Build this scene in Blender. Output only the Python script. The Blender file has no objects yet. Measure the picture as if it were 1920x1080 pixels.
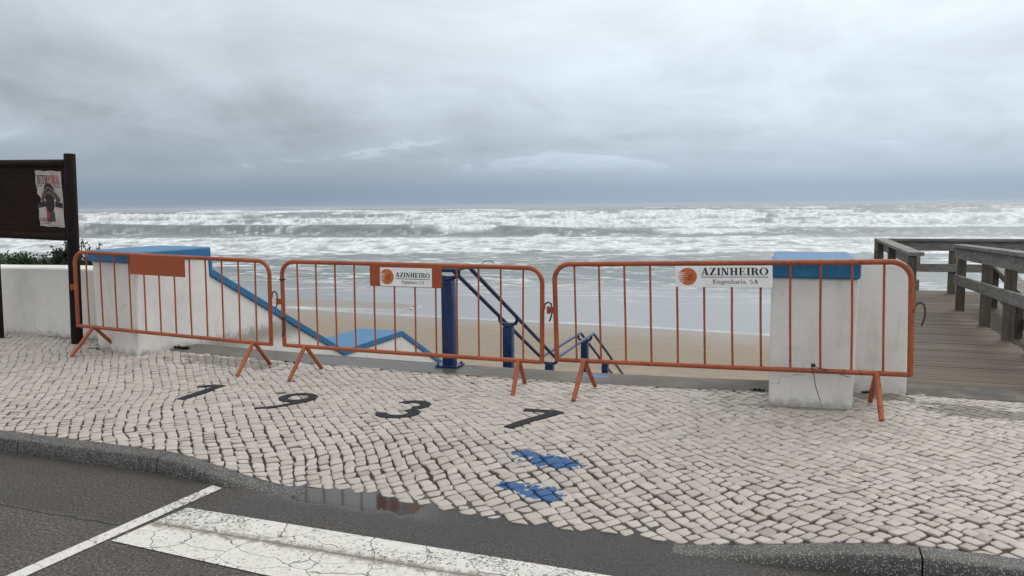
import bpy, bmesh, math, random
import numpy as np
from mathutils import Vector, Matrix, Euler
R = math.radians
HAZE_D = 0.00008
random.seed(7); rng = np.random.default_rng(11)
sc = bpy.context.scene
COL = sc.collection

# ------------------------------------------------------------------ camera
EYE = 1.54
cam_d = bpy.data.cameras.new('camera'); cam = bpy.data.objects.new('camera', cam_d); COL.objects.link(cam)
cam_d.sensor_width = 36.0; cam_d.lens = 36.0 * 1440 / 1920
cam_d.clip_start = 0.05; cam_d.clip_end = 60000
cam.location = (0, 0, EYE)
PITCH, ROLL = R(6.07), R(0.58)
cam.matrix_world = Matrix.Translation((0, 0, EYE)) @ Matrix.Rotation(R(90) - PITCH, 4, 'X') @ Matrix.Rotation(-ROLL, 4, 'Z')
sc.camera = cam
sc.view_settings.view_transform = 'Standard'; sc.view_settings.look = 'None'
sc.view_settings.exposure = 0.0; sc.view_settings.gamma = 1.0

# ------------------------------------------------------------------ node helpers
class NT:
    def __init__(s, tree): s.t = tree; s.n = tree.nodes; s.l = tree.links
    def new(s, typ, **kw):
        n = s.n.new(typ)
        for k, v in kw.items(): setattr(n, k, v)
        return n
    def put(s, sock, v):
        if isinstance(v, bpy.types.NodeSocket): s.l.new(v, sock)
        elif v is not None:
            if isinstance(v, tuple) and len(v) == 3 and sock.type == 'RGBA': v = (*v, 1)
            sock.default_value = v
    def math(s, op, a, b=None, c=None, clamp=False):
        n = s.new('ShaderNodeMath', operation=op); n.use_clamp = clamp
        s.put(n.inputs[0], a)
        if b is not None: s.put(n.inputs[1], b)
        if c is not None: s.put(n.inputs[2], c)
        return n.outputs[0]
    def vmath(s, op, a, b=None):
        n = s.new('ShaderNodeVectorMath', operation=op); s.put(n.inputs[0], a)
        if b is not None: s.put(n.inputs[1], b)
        return n.outputs['Value'] if op in ('DOT_PRODUCT', 'LENGTH', 'DISTANCE') else n.outputs[0]
    def sep(s, v): n = s.new('ShaderNodeSeparateXYZ'); s.put(n.inputs[0], v); return n.outputs
    def comb(s, x, y, z):
        n = s.new('ShaderNodeCombineXYZ')
        for i, v in enumerate((x, y, z)): s.put(n.inputs[i], v)
        return n.outputs[0]
    def noise(s, vec, scale, detail=3, rough=.5, dist=0.0, out=0):
        n = s.new('ShaderNodeTexNoise'); s.put(n.inputs['Vector'], vec)
        n.inputs['Scale'].default_value = scale; n.inputs['Detail'].default_value = detail
        n.inputs['Roughness'].default_value = rough; n.inputs['Distortion'].default_value = dist
        return n.outputs[out]
    def voro(s, vec, scale, feature='F1', out='Distance', rnd=1.0):
        n = s.new('ShaderNodeTexVoronoi', feature=feature); s.put(n.inputs['Vector'], vec)
        n.inputs['Scale'].default_value = scale; n.inputs['Randomness'].default_value = rnd
        return n.outputs[out]
    def ramp(s, v, pts, interp='LINEAR'):
        n = s.new('ShaderNodeValToRGB'); s.put(n.inputs[0], v); cr = n.color_ramp; cr.interpolation = interp
        while len(cr.elements) < len(pts): cr.elements.new(0.5)
        for e, (p, c) in zip(cr.elements, pts):
            e.position = p; e.color = (c, c, c, 1) if isinstance(c, (int, float)) else (*c, 1)
        return n.outputs[0]
    def sstep(s, v, a, b, lo=0.0, hi=1.0):
        n = s.new('ShaderNodeMapRange', interpolation_type='SMOOTHSTEP'); s.put(n.inputs[0], v)
        n.inputs[1].default_value = a; n.inputs[2].default_value = b
        n.inputs[3].default_value = lo; n.inputs[4].default_value = hi
        return n.outputs[0]
    def mix(s, f, a, b, blend='MIX'):
        n = s.new('ShaderNodeMix', data_type='RGBA', blend_type=blend); n.clamp_factor = True
        s.put(n.inputs[0], f); s.put(n.inputs[6], a); s.put(n.inputs[7], b)
        return n.outputs[2]
    def attr(s, name, out='Fac'): n = s.new('ShaderNodeAttribute', attribute_name=name); return n.outputs[out]
    def bump(s, h, strength, dist=0.01):
        n = s.new('ShaderNodeBump'); n.inputs['Strength'].default_value = strength
        n.inputs['Distance'].default_value = dist; s.put(n.inputs['Height'], h); return n.outputs[0]

def mat(name, fn=None, color=(.5, .5, .5), rough=.6, metal=0.0):
    m = bpy.data.materials.new(name); m.use_nodes = True
    t = NT(m.node_tree); b = t.n['Principled BSDF']
    b.inputs['Base Color'].default_value = (*color, 1); b.inputs['Roughness'].default_value = rough
    b.inputs['Metallic'].default_value = metal
    if fn: fn(t, b)
    return m
def pos(t): return t.new('ShaderNodeNewGeometry').outputs['Position']
TH = R(20); CE, SE = math.cos(TH), math.sin(TH)
def uvpos(t):                         # world position turned into promenade axes (u along it, v out to sea)
    n = t.new('ShaderNodeVectorRotate', rotation_type='Z_AXIS'); t.put(n.inputs['Vector'], pos(t))
    n.inputs['Angle'].default_value = TH
    return n.outputs[0]

# ------------------------------------------------------------------ world: overcast sky over a NISHITA sky
SUN_EL, SUN_AZ = R(38), R(50)
w = bpy.data.worlds.new('World'); sc.world = w; w.use_nodes = True
t = NT(w.node_tree)
bg = t.n['Background']; wout = t.n['World Output']
sky = t.new('ShaderNodeTexSky', sky_type='NISHITA'); sky.sun_disc = False
sky.sun_elevation = SUN_EL; sky.sun_rotation = SUN_AZ
t.l.new(sky.outputs[0], bg.inputs[0]); bg.inputs[1].default_value = 0.08
d = t.vmath('NORMALIZE', t.new('ShaderNodeTexCoord').outputs['Generated'])
dx, dy, dz = t.sep(d)
zz = t.math('ADD', t.math('MAXIMUM', dz, 0.0), 0.07)
pl = t.comb(t.math('DIVIDE', dx, zz), t.math('DIVIDE', dy, zz), 0.0)
n1 = t.math('ADD', t.math('MULTIPLY', t.noise(pl, 0.42, 6, .55, .6), .4), t.math('MULTIPLY', t.noise(t.vmath('MULTIPLY', d, (3.6, 3.6, 8.5)), 1.0, 8, .56, .9), .75))
n2 = t.noise(t.vmath('MULTIPLY', d, (5.0, 5.0, 17.0)), 1.0, 7, .58, .5)
n3 = t.noise(t.vmath('MULTIPLY', d, (2.2, 2.2, 5.0)), 1.0, 2, .5, .2)
grad = t.ramp(t.math('MULTIPLY', dz, 1.0), [
    (0.0, (.28, .375, .49)), (0.022, (.295, .39, .505)), (0.045, (.42, .505, .60)), (0.10, (.55, .63, .715)),
    (0.20, (.69, .77, .84)), (0.42, (1.0, 1.04, 1.07)), (1.0, (1.42, 1.41, 1.40))])
hi = t.sstep(dz, 0.03, 0.14)
side = t.sstep(dx, -0.42, 0.36, -1, 1)                         # brighter cover to the right
m = t.math('MULTIPLY_ADD', side, 0.17, 1.0)
m = t.math('ADD', m, t.math('MULTIPLY', t.math('MULTIPLY', t.math('SUBTRACT', n1, .56), hi), 0.80))
m = t.math('ADD', m, t.math('MULTIPLY', t.math('SUBTRACT', n3, .5), 0.32))
low = t.math('MULTIPLY', t.sstep(dz, 0.03, 0.06), t.sstep(dz, 0.13, 0.19, 1, 0))
m = t.math('ADD', m, t.math('MULTIPLY', t.math('MULTIPLY', t.math('SUBTRACT', n2, .5), low), .75))
# lit upper edges of a few low cumulus heads
e1 = t.sstep(n2, .56, .60); e2 = t.sstep(n2, .60, .70, 1, 0)
edge = t.math('MULTIPLY', t.math('MULTIPLY', e1, e2), t.math('MULTIPLY', t.sstep(dz, .04, .06), t.sstep(dz, .075, .095, 1, 0)))
m = t.math('ADD', m, t.math('MULTIPLY', edge, 0.16))
m = t.math('MAXIMUM', m, .55)
cl = t.vmath('MULTIPLY', grad, t.comb(m, m, m))
bg2 = t.new('ShaderNodeBackground'); t.put(bg2.inputs[0], cl); bg2.inputs[1].default_value = 1.0
mx = t.new('ShaderNodeMixShader'); mx.inputs[0].default_value = 0.965
t.l.new(bg.outputs[0], mx.inputs[1]); t.l.new(bg2.outputs[0], mx.inputs[2]); t.l.new(mx.outputs[0], wout.inputs[0])

sun_d = bpy.data.lights.new('sun', 'SUN'); sun = bpy.data.objects.new('sun', sun_d); COL.objects.link(sun)
sun_d.energy = 0.9; sun_d.angle = R(28); sun_d.color = (1, .97, .93)
sdir = Vector((math.sin(SUN_AZ) * math.cos(SUN_EL), math.cos(SUN_AZ) * math.cos(SUN_EL), math.sin(SUN_EL)))
sun.rotation_euler = sdir.to_track_quat('Z', 'Y').to_euler(); sun.location = (0, 0, 30)

# ------------------------------------------------------------------ geometry helpers
def W(u, v, z=0.0): return Vector((CE * u + SE * v, -SE * u + CE * v, z))
def sm(a, b, x): x = np.clip((x - a) / (b - a), 0, 1); return x * x * (3 - 2 * x)
def kerb_top(u): return -0.097 * np.minimum(sm(-3.72, -2.72, u), 1 - sm(-0.5, 0.52, u))
def ground(u, v):
    u = np.asarray(u, float); v = np.asarray(v, float)
    k = np.clip(u + 2.7, -3.7, 3.2)
    base = np.where(k < 0, .0030, .0060) * k * k * sm(4.4, 5.9, v)
    return base + kerb_top(u) * (1 - sm(3.74, 4.8, v)) - .012 * np.sin(u * 1.3 + 1) * sm(4, 4.6, v) * (1 - sm(5.6, 6.3, v))
def G(u, v): return float(ground(u, v))

def vn(x, y, seed=0):                 # value noise in [0,1]
    xi = np.floor(x).astype(np.int64); yi = np.floor(y).astype(np.int64); fx = x - xi; fy = y - yi
    fx = fx * fx * fx * (fx * (fx * 6 - 15) + 10); fy = fy * fy * fy * (fy * (fy * 6 - 15) + 10)
    def h(a, b):
        n = (a * 374761393 + b * 668265263 + seed * 974634777) & 0x7fffffff
        n = ((n ^ (n >> 13)) * 1274126177) & 0x7fffffff
        n = ((n ^ (n >> 15)) * 1103515245 + 12345) & 0x7fffffff
        return ((n >> 8) & 0xffff) / 65535.0
    return (h(xi, yi) * (1 - fx) + h(xi + 1, yi) * fx) * (1 - fy) + (h(xi, yi + 1) * (1 - fx) + h(xi + 1, yi + 1) * fx) * fy
def fbm(x, y, o=4, seed=0, g=.5):
    s = 0; a = 1; tt = 0
    for i in range(o):
        s = s + a * vn(x * 2 ** i + 17.3 * i, y * 2 ** i - 9.1 * i, seed + i); tt += a; a *= g
    return s / tt

def tag(o, label=None, cat=None, group=None, kind=None):
    if label: o['label'] = label
    if cat: o['category'] = cat
    if group: o['group'] = group
    if kind: o['kind'] = kind
    return o
def empty(name, loc, label, cat, group=None, rz=-TH, ry=0.0):
    o = bpy.data.objects.new(name, None); COL.objects.link(o); o.empty_display_size = .2
    o.location = loc; o.rotation_euler = (0, ry, rz)
    return tag(o, label, cat, group)
def link(name, verts, faces, m, parent=None, smooth=False, loc=None, rz=0.0):
    me = bpy.data.meshes.new(name); me.from_pydata([tuple(map(float, v)) for v in verts], [], faces); me.update()
    o = bpy.data.objects.new(name, me); COL.objects.link(o)
    for mm in (m if isinstance(m, (list, tuple)) else [m]): me.materials.append(mm)
    if smooth: me.polygons.foreach_set('use_smooth', [True] * len(me.polygons))
    if parent: o.parent = parent
    if loc is not None: o.location = loc
    o.rotation_euler[2] = rz
    return o
def fast_mesh(name, V, quads, m, smooth=True):
    me = bpy.data.meshes.new(name); n = len(quads)
    me.vertices.add(len(V)); me.vertices.foreach_set('co', np.asarray(V, np.float32).ravel())
    me.loops.add(n * 4); me.loops.foreach_set('vertex_index', np.asarray(quads, np.int32).ravel())
    me.polygons.add(n); me.polygons.foreach_set('loop_start', np.arange(0, n * 4, 4, dtype=np.int32))
    me.update(calc_edges=True); me.validate()
    if smooth: me.polygons.foreach_set('use_smooth', [True] * n)
    for mm in (m if isinstance(m, (list, tuple)) else [m]): me.materials.append(mm)
    o = bpy.data.objects.new(name, me); COL.objects.link(o)
    return o
def fattr(o, name, vals):
    a = o.data.attributes.new(name, 'FLOAT', 'POINT'); a.data.foreach_set('value', np.asarray(vals, np.float32))
def grid_quads(nr, nc):
    i = np.arange(nr - 1)[:, None] * nc + np.arange(nc - 1)[None]
    return np.stack([i, i + 1, i + nc + 1, i + nc], -1).reshape(-1, 4)

class MB:
    def __init__(s): s.v = []; s.f = []
    def add(s, vs, fs):
        n = len(s.v); s.v += [tuple(v) for v in vs]; s.f += [tuple(i + n for i in f) for f in fs]; return s
    def box(s, a, b, bev=0.0):
        (x0, y0, z0), (x1, y1, z1) = a, b
        if bev <= 0:
            vs = [(x, y, z) for z in (z0, z1) for y in (y0, y1) for x in (x0, x1)]
            return s.add(vs, [(0, 2, 3, 1), (4, 5, 7, 6), (0, 1, 5, 4), (2, 6, 7, 3), (0, 4, 6, 2), (1, 3, 7, 5)])
        bm = bmesh.new(); bmesh.ops.create_cube(bm, size=1)
        for v in bm.verts: v.co = ((x0 + x1) / 2 + v.co.x * (x1 - x0), (y0 + y1) / 2 + v.co.y * (y1 - y0), (z0 + z1) / 2 + v.co.z * (z1 - z0))
        bmesh.ops.bevel(bm, geom=bm.edges[:], offset=bev, segments=2, affect='EDGES', profile=.6)
        return s.bm(bm)
    def bm(s, bm):
        bm.verts.index_update(); s.add([v.co.copy() for v in bm.verts], [tuple(v.index for v in f.verts) for f in bm.faces]); bm.free(); return s
    def tube(s, pts, r, n=12, cap=True, up=(0, 0, 1)):
        pts = [Vector(p) for p in pts]; rings = []; rr = r if isinstance(r, (list, tuple)) else [r] * len(pts)
        prev = None
        for i, p in enumerate(pts):
            tdir = (pts[min(i + 1, len(pts) - 1)] - pts[max(i - 1, 0)]).normalized()
            if prev is None:
                a = tdir.orthogonal().normalized()
            else:
                a = (prev - tdir * prev.dot(tdir)); a = a.normalized() if a.length > 1e-6 else tdir.orthogonal().normalized()
            prev = a; b = tdir.cross(a)
            k = 1.0
            if 0 < i < len(pts) - 1:
                c = (pts[i] - pts[i - 1]).normalized().dot((pts[i + 1] - pts[i]).normalized()); k = 1 / max(.5, math.sqrt((1 + c) / 2))
            rings.append([p + (a * math.cos(2 * math.pi * j / n) + b * math.sin(2 * math.pi * j / n)) * rr[i] * (k if k < 1.2 else 1.1) for j in range(n)])
        vs = [v for rg in rings for v in rg]; fs = []
        for i in range(len(rings) - 1):
            for j in range(n): fs.append((i * n + j, i * n + (j + 1) % n, (i + 1) * n + (j + 1) % n, (i + 1) * n + j))
        if cap: fs.append(tuple(range(n - 1, -1, -1))); fs.append(tuple((len(rings) - 1) * n + j for j in range(n)))
        return s.add(vs, fs)
    def prism(s, poly, axis, a, b):          # poly (p,q) extruded along axis from a to b
        k = len(poly)
        def mk(p, q, h): return {'x': (h, p, q), 'y': (p, h, q), 'z': (p, q, h)}[axis]
        vs = [mk(p, q, a) for p, q in poly] + [mk(p, q, b) for p, q in poly]
        fs = [tuple(range(k)), tuple(range(2 * k - 1, k - 1, -1))] + [(i, i + k, (i + 1) % k + k, (i + 1) % k) for i in range(k)]
        return s.add(vs, fs)
    def build(s, name, m, parent=None, smooth=False, loc=None, rz=0.0, bevel=0.0):
        bm = bmesh.new(); vv = [bm.verts.new(v) for v in s.v]
        for f in s.f:
            try: bm.faces.new([vv[i] for i in f])
            except ValueError: pass
        bmesh.ops.recalc_face_normals(bm, faces=bm.faces[:])
        me = bpy.data.meshes.new(name); bm.to_mesh(me); bm.free()
        for mm in (m if isinstance(m, (list, tuple)) else [m]): me.materials.append(mm)
        o = bpy.data.objects.new(name, me); COL.objects.link(o)
        if parent: o.parent = parent
        if loc is not None: o.location = loc
        o.rotation_euler[2] = rz
        if smooth:
            me.polygons.foreach_set('use_smooth', [True] * len(me.polygons))
            try: me.set_sharp_from_angle(angle=R(40))
            except Exception: pass
        if bevel:
            md = o.modifiers.new('edge', 'BEVEL'); md.width = bevel; md.segments = 2; md.limit_method = 'ANGLE'; md.angle_limit = R(35)
        return o
def arc(c, r, a0, a1, n, plane='xz', k=0.0):
    out = []
    for i in range(n + 1):
        a = a0 + (a1 - a0) * i / n; p, q = c[0] + r * math.cos(a), c[1] + r * math.sin(a)
        out.append((p, k, q) if plane == 'xz' else ((p, q, k) if plane == 'xy' else (k, p, q)))
    return out

# ------------------------------------------------------------------ materials
def blob(t, P, cu, cv, ru, rv, nz, amp):       # soft-edged irregular patch lying on the ground
    x, y, z = t.sep(P)
    a = t.math('DIVIDE', t.math('SUBTRACT', x, cu), ru); b = t.math('DIVIDE', t.math('SUBTRACT', y, cv), rv)
    dd = t.math('SQRT', t.math('ADD', t.math('MULTIPLY', a, a), t.math('MULTIPLY', b, b)))
    return t.math('ADD', dd, t.math('MULTIPLY', t.math('SUBTRACT', nz, .5), amp))
def f_stone(t, b):
    P = uvpos(t); r = t.attr('rnd')
    c = t.ramp(r, [(0, (.27, .237, .205)), (.08, (.355, .318, .280)), (.5, (.395, .356, .315)), (.9, (.45, .408, .362)), (1, (.345, .305, .25))])
    n = t.noise(P, 30, 4, .6); c = t.mix(t.sstep(n, .35, .75, 0, .45), c, (.36, .325, .29))
    big = t.noise(P, .8, 3); c = t.mix(t.sstep(big, .42, .68, 0, .30), c, (.33, .30, .27))
    pit = t.noise(P, 48, 4, .65); c = t.mix(t.sstep(pit, .66, .70, 0, .75), c, (.10, .09, .08))
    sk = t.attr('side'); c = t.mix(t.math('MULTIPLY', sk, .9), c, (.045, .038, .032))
    # moss and mud over the stones by the deck and by the steps
    nz = t.noise(P, 7, 5, .6)
    for cu, cv, ru, rv, k in ((1.26, 6.12, .36, .17, .95), (.66, 6.36, .24, .13, .85), (.15, 5.93, .5, .05, .8), (-5.2, 6.15, .75, .25, .8), (-7.9, 6.68, .5, .12, .7), (-2.6, 6.36, 2.6, .06, .5)):
        dd = blob(t, P, cu, cv, ru, rv, nz, 3.0)
        c = t.mix(t.sstep(dd, .85, 1.0, k, 0), c, (.15, .135, .112))
    nz2 = t.noise(P, 16, 4, .65)
    for cu, cv, ru, rv in ((-1.36, 4.40, .18, .085), (-1.54, 4.46, .10, .05), (-1.31, 4.01, .15, .085), (-1.47, 4.05, .13, .055)):
        dd = blob(t, P, cu, cv, ru, rv, nz2, 2.6)
        c = t.mix(t.sstep(dd, .88, .98, .97, 0), c, (.006, .070, .20))
    t.put(b.inputs['Base Color'], c); b.inputs['Roughness'].default_value = .62
    t.put(b.inputs['Normal'], t.bump(t.math('ADD', n, t.noise(P, 110, 3)), .35, .004))
M = {}
M['stone'] = mat('limestone_setts', f_stone)
def f_joint(t, b):
    P = uvpos(t); n = t.noise(P, 60, 4); c = t.ramp(n, [(.3, (.022, .017, .013)), (.7, (.070, .057, .045))])
    nz = t.noise(P, 7, 5, .6)
    for cu, cv, ru, rv, k in ((1.26, 6.12, .36, .17, .95), (.66, 6.36, .24, .13, .85), (-5.2, 6.15, .75, .25, .8)):
        c = t.mix(t.sstep(blob(t, P, cu, cv, ru, rv, nz, 3.0), .85, 1.0, k, 0), c, (.15, .135, .112))
    t.put(b.inputs['Base Color'], c); b.inputs['Roughness'].default_value = .9
    t.put(b.inputs['Normal'], t.bump(n, .6, .01))
M['joint'] = mat('joint_soil', f_joint)
def f_dark(t, b):
    P = uvpos(t); n = t.noise(P, 40, 4); c = t.ramp(n, [(.3, (.010, .011, .013)), (.7, (.024, .025, .029))])
    t.put(b.inputs['Base Color'], c); b.inputs['Roughness'].default_value = .75; b.inputs['Specular IOR Level'].default_value = .2
    t.put(b.inputs['Normal'], t.bump(n, .3, .004))
M['basalt'] = mat('basalt_setts', f_dark)
def f_asphalt(t, b):
    P = uvpos(t); x, y, z = t.sep(P)
    n = t.noise(P, 60, 5, .85); v = t.voro(P, 110); big = t.noise(P, 1.7, 4); mid = t.noise(P, 9, 3)
    c = t.ramp(n, [(.36, (.017, .0155, .0145)), (.48, (.068, .062, .056)), (.62, (.25, .228, .207))])
    c = t.mix(t.sstep(t.math('ADD', big, t.math('MULTIPLY', mid, .3)), .5, .85, 0, .5), c, (.060, .052, .043))
    near = t.sstep(y, 2.92, 2.98)                         # older rough strip beside the kerb
    lft = t.sstep(x, -3.18, -3.22)
    c = t.mix(t.math('MULTIPLY', near, .38), c, (.032, .029, .027))
    seam = t.math('ABSOLUTE', t.math('SUBTRACT', y, t.math('ADD', 2.925, t.math('MULTIPLY', t.math('SUBTRACT', mid, .5), .05))))
    c = t.mix(t.math('MULTIPLY', t.sstep(seam, .004, .011, .85, 0), lft), c, (.008, .008, .008))
    # silt along the kerb, wet gutter in the dropped section
    silt = t.sstep(t.math('ADD', y, t.math('MULTIPLY', mid, .22)), 3.56, 3.70)
    c = t.mix(t.math('MULTIPLY', silt, .5), c, (.085, .072, .058))
    gu = t.math('MULTIPLY', t.sstep(x, -3.05, -2.6), t.sstep(x, .1, -.6))
    wet = t.math('MULTIPLY', gu, t.sstep(t.math('ADD', y, t.math('MULTIPLY', t.math('SUBTRACT', big, .5), .5)), 3.20, 3.34))
    pud = t.math('MULTIPLY', t.math('MULTIPLY', t.sstep(x, -2.95, -2.75), t.sstep(x, -1.9, -1.5, 1, 0)), t.sstep(t.math('ADD', y, t.math('MULTIPLY', t.math('SUBTRACT', mid, .5), .22)), 3.44, 3.54))
    c = t.mix(t.math('MULTIPLY', wet, .55), c, (.030, .031, .034))
    c = t.mix(t.math('MULTIPLY', pud, .8), c, (.024, .021, .018))
    for cu, cv, ru, rv in ((-1.90, 3.62, .07, .05), (-.45, 3.56, .05, .06)):
        c = t.mix(t.sstep(blob(t, P, cu, cv, ru, rv, mid, 1.6), .6, 1.2, .6, 0), c, (.075, .030, .014))
    t.put(b.inputs['Base Color'], c)
    ro = t.math('SUBTRACT', .78, t.math('MULTIPLY', wet, .40)); ro = t.math('SUBTRACT', ro, t.math('MULTIPLY', pud, .35), None, True)
    t.put(b.inputs['Roughness'], t.math('MAXIMUM', ro, .07))
    h = t.math('MULTIPLY', t.math('SUBTRACT', n, v), t.math('SUBTRACT', 1, pud))
    t.put(b.inputs['Normal'], t.bump(h, 1.0, .012))
M['asphalt'] = mat('asphalt', f_asphalt)
def f_paintline(t, b):
    P = uvpos(t); x, y, z = t.sep(P)
    n = t.noise(P, 22, 5, .65); wv = t.vmath('ADD', P, t.vmath('MULTIPLY', t.noise(P, 5, 3, .5, 0, 1), (.18, .18, 0)))
    cr = t.voro(t.vmath('MULTIPLY', wv, (3.3, 5.5, 1)), 1.0, 'DISTANCE_TO_EDGE', 'Distance')
    cr2 = t.voro(t.vmath('MULTIPLY', wv, (11, 14, 1)), 1.0, 'DISTANCE_TO_EDGE', 'Distance')
    c = t.mix(t.sstep(n, .35, .7, 0, .5), (.60, .585, .545), (.44, .42, .375))
    c = t.mix(t.sstep(cr, .004, .014, .85, 0), c, (.05, .045, .04))
    wornzone = t.math('MULTIPLY', t.sstep(t.noise(P, 2.3, 2), .38, .6), t.sstep(y, 2.97, 3.06, .12, 1))
    c = t.mix(t.math('MULTIPLY', t.sstep(cr2, .008, .022, .7, 0), wornzone), c, (.08, .07, .06))
    chips = t.noise(P, 55, 4, .7)
    worn = t.sstep(t.math('ADD', chips, t.math('MULTIPLY', wornzone, .09)), .60, .66, 0, .9)
    c = t.mix(worn, c, (.07, .064, .058))
    dirt = t.math('ABSOLUTE', t.math('SUBTRACT', y, 3.005))
    dn = t.math('ADD', dirt, t.math('MULTIPLY', t.math('SUBTRACT', t.noise(P, 26, 6, .85), .5), .26))
    inb = t.sstep(x, -3.15, -3.10)
    c = t.mix(t.math('MULTIPLY', t.sstep(dn, .0, .055, .85, 0), inb), c, (.17, .145, .115))
    c = t.mix(t.math('MULTIPLY', t.sstep(t.math('ADD', dirt, t.math('MULTIPLY', n, .012)), .008, .016, .7, 0), inb), c, (.09, .075, .055))
    t.put(b.inputs['Base Color'], c); b.inputs['Roughness'].default_value = .6
    t.put(b.inputs['Normal'], t.bump(t.math('SUBTRACT', t.math('MINIMUM', cr, .05), worn), .5, .01))
M['line'] = mat('road_paint', f_paintline)
def f_kerb(t, b):
    P = uvpos(t); v = t.voro(P, 130, 'F1', 'Color'); vx = t.sep(v)[0]; d = t.voro(P, 130)
    n = t.noise(P, 6, 4)
    c = t.ramp(n, [(.3, (.034, .032, .030)), (.7, (.074, .069, .063))])
    c = t.mix(t.math('MULTIPLY', t.sstep(vx, .62, .72), t.sstep(d, .35, .5, .8, 0)), c, (.33, .31, .28))
    c = t.mix(t.math('MULTIPLY', t.sstep(vx, .32, .26), t.sstep(d, .35, .5, .8, 0)), c, (.015, .015, .015))
    t.put(b.inputs['Base Color'], c); b.inputs['Roughness'].default_value = .55
    t.put(b.inputs['Normal'], t.bump(t.math('ADD', d, t.noise(P, 70, 3)), .5, .006))
M['kerb'] = mat('speckled_kerb_concrete', f_kerb)
def f_conc(t, b):
    P = uvpos(t); n = t.noise(P, 2.0, 5, .6); n2 = t.noise(P, 40, 3)
    c = t.ramp(n, [(.3, (.090, .081, .070)), (.55, (.135, .122, .106)), (.75, (.18, .164, .142))])
    c = t.mix(t.sstep(n2, .3, .8, 0, .4), c, (.10, .094, .085))
    wet = t.math('MULTIPLY', t.sstep(blob(t, P, -3.7, 6.55, 1.4, .22, n, 1.6), .8, 1.0, 1, 0), .8)
    c = t.mix(wet, c, (.055, .052, .05))
    x, y, z = t.sep(P)
    c = t.mix(t.sstep(blob(t, P, -1.635, 6.66, .12, .06, t.noise(P, 18, 4, .7), 2.6), .8, .9, .9, 0), c, (.04, .19, .42))
    b.inputs['Specular IOR Level'].default_value = .3
    t.put(b.inputs['Base Color'], c); t.put(b.inputs['Roughness'], t.math('SUBTRACT', .85, t.math('MULTIPLY', wet, .6)))
    t.put(b.inputs['Normal'], t.bump(n2, .3, .004))
M['concrete'] = mat('grey_concrete', f_conc)
def f_white(t, b):
    P = pos(t); n = t.noise(P, 2.6, 5, .6); st = t.noise(t.vmath('MULTIPLY', P, (9, 9, 1.3)), 1.0, 4, .6)
    x, y, z = t.sep(P)
    c = t.ramp(n, [(.3, (.60, .575, .54)), (.55, (.69, .665, .625)), (.8, (.62, .592, .552))])
    c = t.mix(t.sstep(st, .56, .74, 0, .32), c, (.40, .375, .34))
    sp = t.noise(P, 34, 3, .7); c = t.mix(t.sstep(sp, .66, .74, 0, .7), c, (.27, .25, .22))
    foot = t.math('ADD', z, t.math('MULTIPLY', t.math('SUBTRACT', t.noise(P, 11, 5, .7), .5), .26))
    c = t.mix(t.math('MULTIPLY', t.sstep(foot, .0, .12, .75, 0), t.sstep(z, -.25, -.05)), c, (.20, .185, .15))
    wp = t.vmath('ADD', P, t.vmath('MULTIPLY', t.noise(P, 3, 3, .5, 0, 1), (.5, .5, .5)))
    cr = t.voro(wp, 1.1, 'DISTANCE_TO_EDGE', 'Distance')
    crk = t.math('MULTIPLY', t.sstep(cr, .001, .005, .5, 0), t.sstep(t.noise(P, 1.3, 2), .55, .62))
    c = t.mix(crk, c, (.16, .14, .12))
    t.put(b.inputs['Base Color'], c); b.inputs['Roughness'].default_value = .8
    h = t.math('ADD', t.math('MULTIPLY', t.noise(P, 9, 4), .8), t.math('MULTIPLY', t.noise(P, 60, 3), .3))
    t.put(b.inputs['Normal'], t.bump(h, .45, .012))
M['white'] = mat('whitewashed_render', f_white)
def f_blue(col, col2):
    def f(t, b):
        P = pos(t); n = t.noise(P, 5, 5, .6); c = t.mix(t.sstep(n, .35, .7), col, col2)
        sp = t.noise(P, 38, 4, .7); c = t.mix(t.sstep(t.noise(t.vmath('MULTIPLY', P, (12, 12, 1.6)), 1.0, 4), .5, .8, 0, .35), c, tuple(x * .55 for x in col)); c = t.mix(t.sstep(sp, .63, .69, 0, .7), c, (.30, .31, .30))
        t.put(b.inputs['Base Color'], c); b.inputs['Roughness'].default_value = .48
        t.put(b.inputs['Normal'], t.bump(t.noise(P, 30, 4), .25, .005))
    return f
M['blue'] = mat('blue_masonry_paint', f_blue((.009, .118, .255), (.013, .145, .305)))
def f_navy(t, b):
    P = pos(t); n = t.noise(P, 14, 4); c = t.mix(t.sstep(n, .4, .7), (.004, .022, .085), (.007, .034, .115))
    c = t.mix(t.sstep(t.noise(P, 60, 4, .7), .68, .74, 0, .7), c, (.10, .045, .02))
    t.put(b.inputs['Base Color'], c); b.inputs['Roughness'].default_value = .33
M['navy'] = mat('navy_gloss_paint', f_navy)
def f_orange(dark):
    def f(t, b):
        P = pos(t); n = t.noise(P, 4, 4); c = t.mix(t.sstep(n, .35, .7), (.35, .080, .022), (.27, .060, .018))
        ru = t.noise(P, 26, 5, .7); c = t.mix(t.sstep(ru, .58 - dark, .66 - dark, 0, .85), c, (.10, .035, .018))
        sc_ = t.noise(P, 90, 3, .7); c = t.mix(t.sstep(sc_, .68, .74, 0, .6), c, (.045, .02, .014))
        t.put(b.inputs['Base Color'], c); t.put(b.inputs['Roughness'], t.sstep(ru, .4, .7, .42, .7))
        t.put(b.inputs['Normal'], t.bump(ru, .15, .002))
    return f
M['orange'] = mat('orange_paint', f_orange(-.04)); M['orange_worn'] = mat('orange_paint_rusty', f_orange(.02))
M['orange_plate'] = mat('orange_plate_paint', lambda t, b: t.put(b.inputs['Base Color'], t.mix(t.noise(pos(t), 6, 4), (.34, .070, .019), (.29, .058, .017))), rough=.5)
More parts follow.
